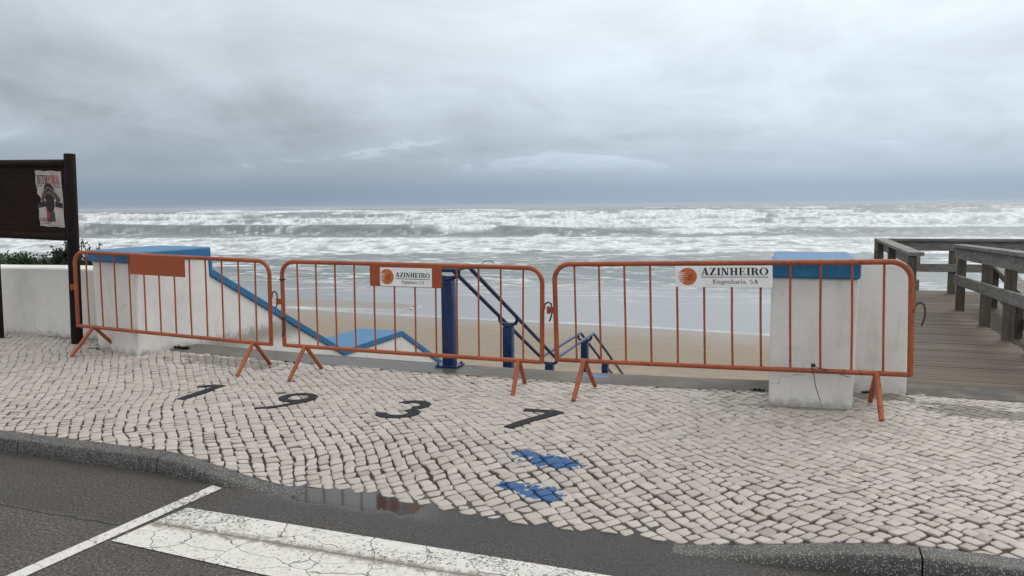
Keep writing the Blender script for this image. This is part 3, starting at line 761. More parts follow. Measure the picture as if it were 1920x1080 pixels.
# ------------------------------------------------------------------ crowd barriers
L_, BZ, TZ, RC = 2.52, .272, 1.055, .125
GLY = {}
def rect(a, b, c, d): return [(a, b), (c, b), (c, d), (a, d)]
def par(x0, x1, w, y0=0, y1=1): return [(x0, y0), (x0 + w, y0), (x1 + w, y1), (x1, y1)]
sh = .055
GLY['I'] = (.42, [rect(.12, 0, .31, 1), rect(.02, 0, .41, sh), rect(.02, 1 - sh, .41, 1)])
GLY['H'] = (.86, [rect(.12, 0, .31, 1), rect(.55, 0, .74, 1), rect(.31, .46, .55, .54), rect(.02, 0, .40, sh), rect(.02, 1 - sh, .40, 1), rect(.46, 0, .84, sh), rect(.46, 1 - sh, .84, 1)])
GLY['N'] = (.84, [rect(.12, 0, .20, 1), rect(.63, 0, .71, 1), par(.52, .12, .19), rect(.02, 0, .32, sh), rect(.02, 1 - sh, .22, 1), rect(.52, 1 - sh, .82, 1)])
GLY['Z'] = (.72, [rect(.06, .93, .68, 1), rect(.04, 0, .68, .07), par(.04, .44, .22, .03, .97), rect(.06, .76, .11, .93), rect(.63, .07, .69, .26)])
GLY['E'] = (.74, [rect(.12, 0, .31, 1), rect(.02, 0, .64, .06), rect(.02, .94, .62, 1), rect(.31, .47, .50, .53), rect(.47, .36, .52, .64), rect(.56, .94 - .20, .62, .94), rect(.60, .06, .66, .28)])
GLY['A'] = (.80, [par(.06, .35, .07), par(.52, .30, .20), rect(.20, .30, .55, .37), rect(0, 0, .26, sh), rect(.44, 0, .80, sh)])
GLY['R'] = (.82, [rect(.12, 0, .31, 1), rect(.02, 0, .40, sh), rect(.02, 1 - sh, .40, 1), par(.58, .38, .20, 0, .50), rect(.60, 0, .84, sh)] + [list(q) for q in ring(.37, .735, .33, .265, .19, .07, R(90), R(-90), 8)])
GLY['O'] = (.86, [list(q) for q in ring(.43, .5, .42, .52, .19, .07, 0, 2 * math.pi, 20)])
GLY['S'] = (.60, [list(q) for q in ring(.29, .745, .25, .255, .11, .08, R(20), R(270), 9)] + [list(q) for q in ring(.29, .265, .27, .265, .12, .08, R(90), R(-160), 9)])
def glow(k, w, ss, wd=.10): GLY[k] = (w, [list(q) for s_ in ss for q in stroke(s_, wd)])
def ar(cx, cy, rx, ry, a0, a1, n=8): return [(cx + rx * math.cos(R(a0 + (a1 - a0) * i / n)), cy + ry * math.sin(R(a0 + (a1 - a0) * i / n))) for i in range(n + 1)]
glow('n', .60, [[(.13, 0), (.13, .64)], ar(.30, .40, .16, .22, 160, 0) + [(.46, 0)], [(.03, .03), (.24, .03)], [(.36, .03), (.57, .03)], [(.03, .62), (.13, .62)]])
glow('h', .60, [[(.13, 0), (.13, 1)], ar(.30, .40, .16, .22, 160, 0) + [(.46, 0)], [(.03, .03), (.24, .03)], [(.36, .03), (.57, .03)], [(.03, .97), (.13, .97)]])
glow('e', .50, [[(.06, .36), (.42, .36)] , ar(.25, .33, .18, .29, 5, 320, 12)])
glow('g', .54, [ar(.24, .42, .16, .20, 0, 360, 12), [(.38, .56), (.50, .62)], [(.16, .24), (.10, .12), (.40, .06), (.46, -.10)], ar(.26, -.14, .20, .13, 20, -200, 10)])
glow('a', .52, [ar(.22, .50, .16, .14, 150, 0) + [(.38, .10), (.48, .02)], ar(.22, .17, .15, .15, 60, 360, 10)])
glow('r', .44, [[(.13, 0), (.13, .64)], ar(.28, .42, .14, .18, 170, 50, 4), [(.03, .03), (.26, .03)], [(.03, .62), (.13, .62)]])
glow('i', .30, [[(.14, 0), (.14, .64)], [(.04, .03), (.25, .03)], [(.03, .62), (.14, .62)], [(.09, .88), (.19, .88)]])
glow(',', .26, [[(.12, .08), (.13, -.02), (.07, -.14)]]); glow('.', .24, [[(.07, .05), (.17, .05)]]); GLY[' '] = (.3, [])
GLY['T'] = (.7, [rect(.26, 0, .42, 1), rect(.02, .92, .66, 1), rect(.02, .8, .08, .92), rect(.60, .8, .66, .92), rect(.16, 0, .52, sh)])
GLY['M'] = (1.0, [rect(.10, 0, .18, 1), rect(.72, 0, .90, 1), par(.40, .12, .16), par(.40, .70, .12), rect(.02, 0, .28, sh), rect(.66, 0, .98, sh)])
GLY['P'] = (.74, [rect(.12, 0, .30, 1), rect(.02, 0, .40, sh)] + [list(q) for q in ring(.34, .72, .34, .28, .17, .08, R(90), R(-90), 8)] + [rect(.12, .92, .36, 1), rect(.28, .44, .36, .52)])
GLY['L'] = (.70, [rect(.12, 0, .30, 1), rect(.02, 0, .64, .07), rect(.58, .07, .64, .3), rect(.02, 1 - sh, .40, 1)])
GLY['G'] = (.84, [list(q) for q in ring(.42, .5, .42, .52, .17, .08, R(45), R(345), 16)] + [rect(.62, .05, .80, .42)])
GLY['K'] = (.86, [rect(.12, 0, .30, 1), par(.30, .66, .09, .42, 1), par(.56, .32, .20, 0, .62), rect(.02, 0, .40, sh)])
def text_mb(s, x0, z0, h, width, y, mb=None, cond=1.0):
    """letters laid on plane y (facing -y); scaled to width"""
    tot = sum(GLY[c][0] for c in s); kx = width / tot; mb = mb or MB(); x = x0; i = 0
    for c in s:
        wd, polys = GLY[c]
        for p in polys:
            i += 1; yy = y - .00005 * (i % 9)
            mb.add([(x + q[0] * kx, yy, z0 + q[1] * h) for q in p], [tuple(range(len(p)))])
        x += wd * kx
    return mb
def sign(parent, x0, x1, z0, z1, y, sub, big):
    root = MB().box((x0, y, z0), (x1, y + .004, z1), .0012).build('sign_panel', M['signwhite'], parent)
    w, h = x1 - x0, z1 - z0; yf = y - .0012
    # emblem: disc with flame streaks drawn off to the left
    if big: cx, cz, r = x0 + .135 * w, z0 + .50 * h, .41 * h; tx, tw, tz, thh = .275, .685, .56, .34
    else: cx, cz, r = x0 + .135 * w, z0 + .50 * h, .41 * h; tx, tw, tz, thh = .305, .66, .50, .25
    mb = MB(); n = 28
    mb.add([(cx + r * math.cos(2 * math.pi * i / n), yf, cz + r * math.sin(2 * math.pi * i / n)) for i in range(n)], [tuple(range(n))])
    mb.build('emblem', M['emblem'], root)
    mw = MB()
    k = 0
    for fz in (-.66, -.44, -.22, .0, .22, .44):              # white tongues cutting into the disc
        k += 1; zc = cz + fz * r; hh = .050 * r + .05 * r * (k % 2)
        xr = cx + (-.10 if k > 3 else -.30) * r - .1 * r * (k % 2)
        mw.add([(cx - 1.03 * r, yf - .0003 - .00003 * k, zc - hh), (xr, yf - .0003 - .00003 * k, zc + hh * .8), (cx - 1.03 * r, yf - .0003 - .00003 * k, zc + hh)], [(0, 1, 2)])
    mw.add([(cx - 1.1 * r, yf - .0006, cz + .55 * r), (cx - .25 * r, yf - .0006, cz + .62 * r), (cx + .15 * r, yf - .0006, cz + .78 * r), (cx - .5 * r, yf - .0006, cz + 1.05 * r)], [(0, 1, 2), (0, 2, 3)]) if False else None
    mw.build('emblem_streaks', M['signwhite'], root)
    md = MB(); q = 0
    for k, (xa, za, xb, zb) in enumerate(((-1.25, .30, -.75, .44), (-1.28, .06, -.8, .12), (-1.22, -.18, -.78, -.10), (-1.12, -.40, -.7, -.32), (-.98, -.62, -.6, -.52), (-1.1, .50, -.5, .62), (-.85, .72, -.35, .84))):
        zc0, zc1 = cz + za * r, cz + zb * r
        md.add([(cx + xa * r, yf - .0004, zc0), (cx + xb * r, yf - .0004, zc1 - .06 * r), (cx + xb * r, yf - .0004, zc1 + .07 * r)], [(0, 1, 2)])
    md.build('emblem_flames', M['emblem'], root)
    mg = MB()
    for s_, wd in (([(-.22, -.10), (-.10, -.36), (.0, -.14), (.0, -.30)], .07), ([(.14, -.42), (.14, .22)], .10), ([(.58, .24), (.30, .20)], .09), ([(.32, .2), (.30, -.02), (.48, -.02), (.54, -.2), (.44, -.38), (.26, -.38)], .09)):
        for qd in stroke([(cx + a * r, cz + b * r) for a, b in s_], wd * r):
            q += 1; mg.add([(p[0], yf - .0007 - .00003 * q, p[1]) for p in qd], [(0, 1, 2, 3)])
    mg.build('emblem_initials', M['emblem_dark'], root)
    mt = text_mb('AZINHEIRO', x0 + tx * w, z0 + tz * h, thh * h, tw * w, yf)
    zl = z0 + (tz - .10) * h; mt.add([(x0 + tx * w, yf, zl), (x0 + (tx + tw) * w, yf, zl), (x0 + (tx + tw) * w, yf, zl + .028 * h), (x0 + tx * w, yf, zl + .028 * h)], [(0, 1, 2, 3)])
    mt.build('lettering', M['ink'], root)
    text_mb(sub, x0 + (tx + .12) * w, z0 + (.17 if big else .17) * h, (.19 if big else .165) * h, (tw - .22) * w, yf).build('lettering', M['redink'], root)
    return root
def barrier(loc, yaw, tilt, label, mt, plate=None, sg=None, hook=True, catch=True):
    b = empty('crowd_barrier', loc, label, 'barrier', 'orange crowd barriers across the steps', rz=yaw, ry=tilt)
    path = [(0, 0, BZ - .012)] + [(0, 0, z) for z in (.45, .7)] + [(RC - RC * math.cos(a), 0, TZ - RC + RC * math.sin(a)) for a in [R(x) for x in range(0, 91, 10)]]
    path += [(L_ * k / 4, 0, TZ) for k in (1, 2, 3)] + [(L_ - RC + RC * math.sin(a), 0, TZ - RC + RC * math.cos(a)) for a in [R(x) for x in range(0, 91, 10)]] + [(L_, 0, .6), (L_, 0, BZ - .012)]
    MB().tube(path, .0195, 14).build('frame', mt, b, True)
    MB().tube([(.012, 0, BZ), (L_ / 2, 0, BZ - .003), (L_ - .012, 0, BZ)], .0185, 14).build('bottom_rail', mt, b, True)
    zt = TZ - .01
    for i in range(12):
        x = .165 + (L_ - .33) * i / 11
        dx = random.uniform(-.003, .003)
        MB().tube([(x, 0, BZ + .012), (x + dx, random.uniform(-.002, .002), .65), (x, 0, zt)], .0082, 8).build('bar', mt, b, True)
    for x in (.225, L_ - .205):
        for s in (-1, 1):
            sp = .265; x2 = x + random.uniform(-.008, .008) - s * (.025 if x > 1 else -.01)
            o = MB().tube([(x, s * .012, BZ - .005), (x + (x2 - x) * .5, s * sp * .52, BZ * .5), (x2, s * sp, .006)], [.019, .019, .0175], 12)
            o.build('leg', mt, b, True)
    if hook:
        h = [(L_ + .015, 0, .735), (L_ + .03, 0, .765), (L_ + .055, 0, .775), (L_ + .075, 0, .765), (L_ + .083, 0, .73), (L_ + .083, 0, .68), (L_ + .072, 0, .640), (L_ + .062, -.004, .615)]
        MB().tube(h, .0065, 8).build('hook', M['iron'], b, True)
        MB().box((L_ + .012, -.012, .715), (L_ + .026, .012, .765), .002).build('hook_plate', mt, b)
    if catch:
        MB().box((-.062, -.004, .655), (-.015, .004, .705), .002).build('catch', mt, b)
        MB().tube([(-.062, 0, .650), (-.062, 0, .71)], .013, 10).build('catch_ring', mt, b, True)
    if plate:
        xa, xb = plate; MB().box((xa, -.0215, TZ - .195), (xb, -.0175, TZ - .004), .001).build('plate', M['orange_plate'], b)
    if sg: sign(b, *sg)
    return b
X0 = (-7.08, -4.54); 
def bplace(u0, v0, u1, v1, z0, z1):
    a, c = W(u0, v0, z0), W(u1, v1, z1); dd = c - a
    return a, math.atan2(dd.y, dd.x), -math.atan2(dd.z, math.hypot(dd.x, dd.y))
l, y_, t_ = bplace(-7.10, 6.01, -4.60, 5.93, .055, 0.0)
B1 = barrier(l, y_, t_, 'orange barrier with a blank orange plate in front of the left white parapet', M['orange'], plate=(.80, 1.52))
l, y_, t_ = bplace(-4.43, 5.93, -1.925, 5.99, .0, -.022)
B2 = barrier(l, y_, t_, 'middle orange barrier whose white company panel is fixed on a wider orange plate', M['orange'], plate=(.93, 1.625),
             sg=(1.035, 1.535, TZ - .190, TZ - .026, -.027, 'Engenharia, S.A.', False))
l, y_, t_ = bplace(-1.772, 5.95, .815, 5.845, .015, .082)
B3 = barrier(l, y_, t_, 'rustier orange barrier with the larger white company panel in front of the right pillar', M['orange_worn'],
             sg=(.955, 1.640, TZ - .178, TZ - .018, -.026, 'Engenharia, SA', True))
B3.scale = (1.024, 1, 1); B2.scale = (.995, 1, 1)
# black ties and wires on the barriers
MB().tube([(.0, .0, .79), (.0, -.001, .79)], .001).v
def ring_mb(mb, c, r, tr, tilt=0):
    pts = [(c[0] + r * math.cos(R(a)), c[1] + r * math.sin(R(a)), c[2] + tilt * math.cos(R(a))) for a in range(0, 361, 30)]
    mb.tube(pts, tr, 6, False); return mb
tag(ring_mb(ring_mb(MB(), (0, 0, .885), .0225, .006), (0, 0, .893), .0225, .005).build('cable_tie', M['blackplastic'], None, True), 'black cable tie high on the left upright of the middle barrier', 'cable tie')
o = bpy.data.objects['cable_tie']; o.matrix_world = Matrix.Translation(B2.location) @ B2.rotation_euler.to_matrix().to_4x4()
mb = ring_mb(ring_mb(MB(), (0, 0, .520), .0225, .006), (0, 0, .530), .0225, .005, .01)
mb.tube([(.015, -.024, .52), (.03, -.03, .47), (.03, -.034, .42), (.012, -.032, .38), (.0, -.03, .36)], .007, 6)
mb.tube([(.005, -.024, .52), (-.02, -.03, .55)], .004, 6)
o = tag(mb.build('cable_tie', M['blackplastic'], None, True), 'black strap with a dangling end low on the left upright of the middle barrier', 'strap'); o.matrix_world = Matrix.Translation(B2.location) @ B2.rotation_euler.to_matrix().to_4x4()
mb = MB().tube([(1.975, .0, TZ + .018), (1.99, .005, TZ + .040), (2.02, .01, TZ + .050), (2.05, .01, TZ + .048), (2.08, .004, TZ + .032), (2.09, 0, TZ + .016)], .0028, 6)
o = tag(mb.build('wire_loop', M['blackplastic'], None, True), 'thin black wire loop standing on the top rail of the middle barrier', 'wire'); o.matrix_world = Matrix.Translation(B2.location) @ B2.rotation_euler.to_matrix().to_4x4()
xb = .165 + (L_ - .33) * 9 / 11
mb = ring_mb(ring_mb(MB(), (xb, 0, BZ + .03), .012, .005), (xb, 0, BZ + .040), .012, .004)
mb.tube([(xb - .012, -.005, BZ + .03), (xb - .005, -.022, BZ), (xb + .004, -.024, BZ - .03), (xb + .014, -.03, BZ - .10), (xb + .032, -.03, BZ - .165), (xb + .05, -.02, BZ - .22)], .003, 6)
mb.tube([(xb, -.012, BZ + .035), (xb + .05, -.022, BZ + .022), (xb + .10, -.01, BZ + .01), (xb + .14, .015, BZ - .01), (xb + .24, .03, BZ - .045)], .003, 6)
mb.tube([(xb - .015, -.01, BZ + .045), (xb + .01, -.016, BZ + .05)], .007, 6)
o = tag(mb.build('tie_wire', M['iron'], None, True), 'dark wire knotted round a bar and hanging below the right-hand barrier', 'wire'); o.matrix_world = Matrix.Translation(B3.location) @ B3.rotation_euler.to_matrix().to_4x4()

# ------------------------------------------------------------------ blue handrail down the middle of the steps
hr = empty('handrail', W(-3.09, 0, 0), 'navy blue double handrail on square posts down the middle of the steps', 'handrail')
SL = .50; zt0 = .955
va, vb, vc, vd = 6.95, 9.92, 12.05, 15.2
def rz_(v): return zt0 if v < va else (zt0 - SL * (v - va) if v < vb else (zt0 - SL * (vb - va) if v < vc else zt0 - SL * (vb - va) - SL * (v - vc)))
hw = .108
mb = MB()
for x in (-hw, hw):
    pts = []
    for v in [6.58, va - .04, va, va + .04, 8, 9, vb - .05, vb, vb + .05, 11, vc - .05, vc, vc + .05, 13, 14, vd]:
        pts.append((x, v, rz_(v)))
    MB().tube(pts, .0225, 12).build('rail', M['navy'], hr, True)
MB().tube([(-hw, 6.58, zt0), (-hw + .015, 6.545, zt0), (-hw + .05, 6.525, zt0), (0, 6.52, zt0), (hw - .05, 6.525, zt0), (hw - .015, 6.545, zt0), (hw, 6.58, zt0)], .0225, 12).build('rail_end', M['navy'], hr, True)
MB().tube([(-hw, vd, rz_(vd)), (-hw + .03, vd + .04, rz_(vd) - .02), (0, vd + .05, rz_(vd) - .02), (hw - .03, vd + .04, rz_(vd) - .02), (hw, vd, rz_(vd))], .0225, 12).build('rail_end', M['navy'], hr, True)
def post(v, zb, w=.115, plate=True):
    top = rz_(v) - .115
    o = MB().box((-w / 2, v - w / 2, zb), (w / 2, v + w / 2, top), .018).build('post', M['navy'], hr, True)
    MB().box((-.05, v - .05, top), (.05, v + .05, top + .022), .006).build('post_cap', M['navy'], hr, True)
    pts = [(-hw, v, rz_(v) - .005), (-hw, v, rz_(v) - .045), (-hw + .02, v, rz_(v) - .078), (-hw + .05, v, rz_(v) - .088), (0, v, rz_(v) - .09), (hw - .05, v, rz_(v) - .088), (hw - .02, v, rz_(v) - .078), (hw, v, rz_(v) - .045), (hw, v, rz_(v) - .005)]
    MB().tube(pts, .02, 10).build('bracket', M['navy'], hr, True)
    if plate:
        pl_ = MB().box((-.115, v - .1, zb - .002), (.115, v + .1, zb + .012), .003)
        for sx in (-.09, .09):
            for sy in (-.075, .075): pl_.tube([(sx, v + sy, zb + .01), (sx, v + sy, zb + .03)], .012, 6)
        pl_.build('base_plate', M['navy'], hr)
post(6.70, G(-3.1, 6.7) + .008); post(8.35, -.9); post(9.98, -1.47); post(11.9, -1.47); post(13.35, -2.4); post(14.9, -3.2)

# ------------------------------------------------------------------ notice board
nb = empty('notice_board', W(-7.60, 6.41, 0), 'dark brown wooden notice board on two round posts at the left edge', 'notice board', rz=-TH)
nb.rotation_euler = (0, R(2.2), -TH)
def pole(x, zt, rr):
    MB().tube([(x, 0, -.1), (x, 0, .6), (x + .002, 0, 1.4), (x, 0, zt - .012), (x, 0, zt)], [rr, rr, rr * .99, rr * .97, rr * .86], 18).build('post', M['postwood'], nb, True)
pole(0, 2.17, .061); pole(-1.26, 2.17, .061)
MB().tube([(-1.22, -.01, 2.045), (-.05, -.01, 2.062)], .044, 14).build('top_rail', M['darkwood'], nb, True)
MB().tube([(-1.22, -.01, 1.235), (-.05, -.01, 1.245)], .044, 14).build('bottom_rail', M['darkwood'], nb, True)
MB().box((-1.21, -.022, 1.25), (-.056, .022, 2.05), .003).build('panel', M['darkwood'], nb)
# paper poster, slightly curled, stuck on the board
M['paper'] = mat('poster_paper', lambda t, b: t.put(b.inputs['Base Color'], t.mix(t.sstep(t.noise(pos(t), 14, 5, .6), .35, .7), (.47, .43, .40), (.36, .325, .30))), rough=.7)
M['p_red'] = mat('poster_red', color=(.34, .035, .03), rough=.7); M['p_dark'] = mat('poster_black', color=(.012, .009, .009), rough=.7)
M['p_skin'] = mat('poster_brown', color=(.075, .04, .033), rough=.7); M['p_lite'] = mat('poster_tan', color=(.21, .145, .12), rough=.7); M['p_mar'] = mat('poster_maroon', color=(.10, .02, .02), rough=.7)
M['p_green'] = mat('poster_olive', color=(.04, .045, .035), rough=.7)
px0, px1, pz0, pz1 = -.495, -.115, 1.355, 1.975
PW, PH = px1 - px0, pz1 - pz0
po = tag(bpy.data.objects.new('poster', None), 'creased paper poster of a figure with raised hands pasted on the notice board', 'poster'); COL.objects.link(po)
bpy.context.view_layer.update()
po.matrix_world = nb.matrix_world
def pcurl(x, z): return -.0275 - .004 * math.sin((x - px0) / PW * 5 + z * 3) - .003 * math.cos(z * 17)
n = 14; vs_ = []; fs = []
for j in range(n + 1):
    for i in range(n + 1):
        x = px0 + PW * i / n; z = pz0 + PH * j / n
        xx = x + (.006 * math.sin(j * 2.1) if i == 0 else 0) + .035 * (1 - j / n) - (.008 if i == 0 and j > 9 else 0)
        vs_.append((xx, pcurl(x, z), z + .004 * math.sin(i * .9)))
for j in range(n):
    for i in range(n): fs.append((j * (n + 1) + i, j * (n + 1) + i + 1, (j + 1) * (n + 1) + i + 1, (j + 1) * (n + 1) + i))
link('paper', vs_, fs, M['paper'], po, True)
def pp(polys, m, name, off):
    mb = MB()
    for k, p in enumerate(polys):
        q = []
        for a, b in p:
            x = px0 + a * PW; z = pz0 + b * PH; q.append((x + .035 * (1 - b), pcurl(x, z) - .0012 - off - .00004 * (k % 20), z))
        mb.add(q, [tuple(range(len(q)))])
    return mb.build(name, m, po)
def ell(cx, cy, rx, ry, n=20): return [(cx + rx * math.cos(2 * math.pi * i / n), cy + ry * math.sin(2 * math.pi * i / n)) for i in range(n)]
pp([ell(.49, .60, .22, .185), ell(.49, .40, .19, .15), [(.0, .33), (.3, .36), (.3, .46), (.0, .43)], [(.7, .36), (.98, .34), (.98, .43), (.7, .46)], [(.36, .08), (.68, .10), (.66, .4), (.34, .4)]], M['p_dark'], 'figure', 0)
pp([list(q) for q in stroke([(.18, .44), (.26, .58), (.38, .66), (.48, .70)], [.14, .10, .06, .03])] + [list(q) for q in stroke([(.50, .70), (.62, .64), (.74, .56), (.86, .44)], [.03, .06, .11, .14])], M['p_skin'], 'figure', .0012)
pp([list(q) for q in stroke([(.24, .60), (.36, .67), (.48, .715)], .022)] + [list(q) for q in stroke([(.48, .715), (.60, .67), (.72, .60)], .022)] + [list(q) for q in stroke([(.28, .54), (.40, .60), (.49, .635)], .02)] + [list(q) for q in stroke([(.49, .635), (.60, .59), (.72, .52)], .03)] + [ell(.485, .585, .03, .014, 8)], M['p_lite'], 'figure', .0024)
pp([[(.33, .08), (.46, .08), (.46, .26), (.33, .30)]], M['p_red'], 'figure', .0022); pp([[(.47, .09), (.68, .11), (.66, .28), (.47, .26)]], M['p_green'], 'figure', .0022)
def ptext(s, a0, b0, h, wd, m):
    tot = sum(GLY[c][0] for c in s); kx = wd / tot; x = a0; out = []
    for c in s:
        for p in GLY[c][1]: out.append([(x + q[0] * kx, b0 + q[1] * h) for q in p])
        x += GLY[c][0] * kx
    return pp(out, m, 'lettering', .0030)
ptext('INTEM', .04, .765, .165, .44, M['p_mar']); ptext('PORAL', .49, .765, .165, .46, M['p_red'])
ptext('GNTK', .04, .085, .07, .46, M['p_mar'])
pp([rect(.05 + .11 * i, .73, .13 + .11 * i, .742) for i in (0, 1, 6, 7)] + [rect(.70 + .1 * i, .705, .77 + .1 * i, .715) for i in (0, 1, 2)] + [rect(.06 + .07 * i, .05, .115 + .07 * i, .058) for i in range(6)] + [rect(.08, .965, .92, .970), rect(.35, .018, .95, .023)], M['p_dark'], 'lettering', .0030)

# ------------------------------------------------------------------ shrubs beyond the low wall
def shrub(name, label, base, blobs, sprigs, m, leaf, nleaf, seed):
    rg = random.Random(seed); root = empty(name, base, label, 'shrub', None)
    vs_ = []; fs = []; rn = []
    def leafat(p, s, dr):
        a = Vector((rg.gauss(0, 1), rg.gauss(0, 1), rg.gauss(0, 1))).normalized(); tdir = (dr + a * .8).normalized(); sd = tdir.cross(Vector((rg.random() - .5, rg.random() - .5, rg.random() - .5))).normalized() * s * .28
        k = len(vs_); vs_.extend([p, p + tdir * s * .5 + sd, p + tdir * s, p + tdir * s * .5 - sd]); fs.append((k, k + 1, k + 2, k + 3)); r_ = rg.random(); rn.extend([r_] * 4)
    for (c, rad, cnt) in blobs:
        c = Vector(c)
        cl_ = [c + Vector((rg.gauss(0, .42) * rad[0], rg.gauss(0, .42) * rad[1], rg.gauss(0, .42) * rad[2])) for _ in range(max(6, cnt // 40))]
        for _ in range(cnt):
            q = rg.choice(cl_); p = q + Vector([rg.gauss(0, 1) * .12 * max(rad) for _ in range(3)]); leafat(p, leaf * rg.uniform(.7, 1.2), (p - c).normalized() + Vector((0, 0, .5)))
    sm_ = MB()
    for (a, b) in sprigs:
        a = Vector(a); b = Vector(b); mid = (a + b) / 2 + Vector((rg.uniform(-.03, .03), 0, 0)); sm_.tube([a, mid, b], [.012, .009, .005], 6)
        for i in range(90):
            f = rg.uniform(.35, 1.0); p = a.lerp(b, f) + Vector([rg.gauss(0, .014 + .016 * f) for _ in range(3)]); leafat(p, leaf * rg.uniform(.6, 1.0), (b - a).normalized() * 1.2)
    o = link('foliage', vs_, fs, m, root); fattr(o, 'rnd', rn)
    for (c, rad, cnt) in blobs: sm_.tube([(c[0], c[1], -.6), (c[0] + .03, c[1], c[2] * .6), tuple(c)], [.03, .025, .01], 6)
    sm_.build('stem', M['stem'], root, True)
    return root
shrub('shrub', 'dark upright shrub with stiff sprigs behind the notice board post', W(-9.1, 7.62, 0), [((-.02, 0, .74), (.24, .2, .17), 2600), ((-.02, 0, .90), (.15, .12, .12), 1300), ((.35, .05, .76), (.22, .18, .14), 1500)],
      [((0, 0, .7), (-.02, 0, 1.12)), ((.2, 0, .6), (.28, 0, 1.14)), ((.45, 0, .6), (.58, 0, 1.10)), ((-.15, 0, .7), (-.22, 0, 1.02)), ((.35, 0, .7), (.40, 0, 1.02))], M['leaf_dark'], .045, 0, 3)
shrub('bush', 'low rounded green bush showing over the white wall at the far left', W(-10.05, 7.75, 0), [((0, 0, .76), (.34, .25, .13), 4200), ((-.55, 0, .76), (.36, .25, .13), 3600)], [], M['leaf_mid'], .045, 0, 5)

# ------------------------------------------------------------------ wooden deck and railings
bw = empty('boardwalk', W(0, 0, 0), 'weathered wooden boardwalk deck leading off to the right of the pillar', 'boardwalk')
def planks(u0, u1, v0, v1, zf, name='deck', pitch=.118):
    vs_ = []; fs = []; rn = []; v = v0
    while v < v1:
        z = zf(v) + random.uniform(-.0025, .0025); jj = random.uniform(-.012, .012); r_ = random.random(); g_ = .006
        x0, x1 = u0 + jj, u1 + jj; k = len(vs_); vs_ += [(x0, v, z), (x1, v, z), (x1, v + pitch - g_, zf(v + pitch) + z - zf(v)), (x0, v + pitch - g_, zf(v + pitch) + z - zf(v))]; vs_ += [(a, b, c - .035) for a, b, c in vs_[k:k + 4]]
        fs += [(k, k + 1, k + 2, k + 3), (k, k + 4, k + 5, k + 1), (k + 1, k + 5, k + 6, k + 2), (k + 2, k + 6, k + 7, k + 3), (k + 3, k + 7, k + 4, k), (k + 4, k + 7, k + 6, k + 5)]; rn += [r_] * 8; v += pitch
    o = link(name, vs_, fs, M['plank'], bw); fattr(o, 'rnd', rn); return o
DZ = .06
planks(.90, 2.22, 6.80, 12.1, lambda v: DZ)
planks(.96, 7.0, 12.1, 14.45, lambda v: DZ)
planks(2.235, 3.9, 7.3, 12.1, lambda v: DZ - (12.1 - v) * .17, 'ramp')
for v in (8.2, 10.2, 12.2, 14.3):
    for u in (1.1, 2.1):
        MB().box((u - .07, v - .07, -4.3), (u + .07, v + .07, DZ - .05), .006).build('pile', M['railpost'], bw)
for u in (3.2, 4.6, 6.0): MB().box((u - .07, 14.2, -4.3), (u + .07, 14.34, DZ - .05), .006).build('pile', M['railpost'], bw)
MB().box((.98, 7.2, DZ - .22), (1.04, 14.4, DZ - .04)).build('beam', M['railpost'], bw); MB().box((2.12, 7.2, DZ - .22), (2.18, 12.1, DZ - .04)).build('beam', M['railpost'], bw)
# worn concrete ramp before the deck
vs_ = []; us = np.linspace(.875, 6.5, 60); vv_ = np.linspace(6.50, 6.95, 10); UU, VV2 = np.meshgrid(us, vv_)
ZZ = ground(UU, np.minimum(VV2, 6.9)) * (1 - sm(6.6, 6.8, VV2)) + (DZ + .012) * sm(6.6, 6.8, VV2) * (1 - sm(6.86, 6.95, VV2)) + DZ * .5 * sm(6.86, 6.95, VV2) + .006 * (fbm(UU * 5, VV2 * 5, 3, 8) - .5) + .002
def f_thr(t, b):
    P = uvpos(t); n = t.noise(P, 5.0, 6, .7); c = t.ramp(n, [(.3, (.055, .050, .043)), (.5, (.095, .086, .073)), (.72, (.17, .155, .13))])
    t.put(b.inputs['Base Color'], c); b.inputs['Roughness'].default_value = .85; t.put(b.inputs['Normal'], t.bump(n, .6, .01))
M['threshold'] = mat('worn_dark_cement', f_thr)
tag(fast_mesh('deck_threshold', np.stack([CE * UU + SE * VV2, -SE * UU + CE * VV2, ZZ], -1).reshape(-1, 3), grid_quads(len(vv_), len(us)), M['threshold']), kind='structure')
def board(mb, a, b, wd, th, vert=True):
    """plank between a and b: wd = face height (vert) or width (flat)"""
    a, b = Vector(a), Vector(b); dd = (b - a).normalized(); side = dd.cross(Vector((0, 0, 1))).normalized(); up = side.cross(dd).normalized()
    s_, u_ = (side * th / 2, up * wd / 2) if vert else (side * wd / 2, up * th / 2)
    vs_ = [p + sx * s_ + sy * u_ for p in (a, b) for sx, sy in ((-1, -1), (1, -1), (1, 1), (-1, 1))]
    return mb.add(vs_, [(0, 1, 2, 3), (7, 6, 5, 4), (0, 4, 5, 1), (1, 5, 6, 2), (2, 6, 7, 3), (3, 7, 4, 0)])
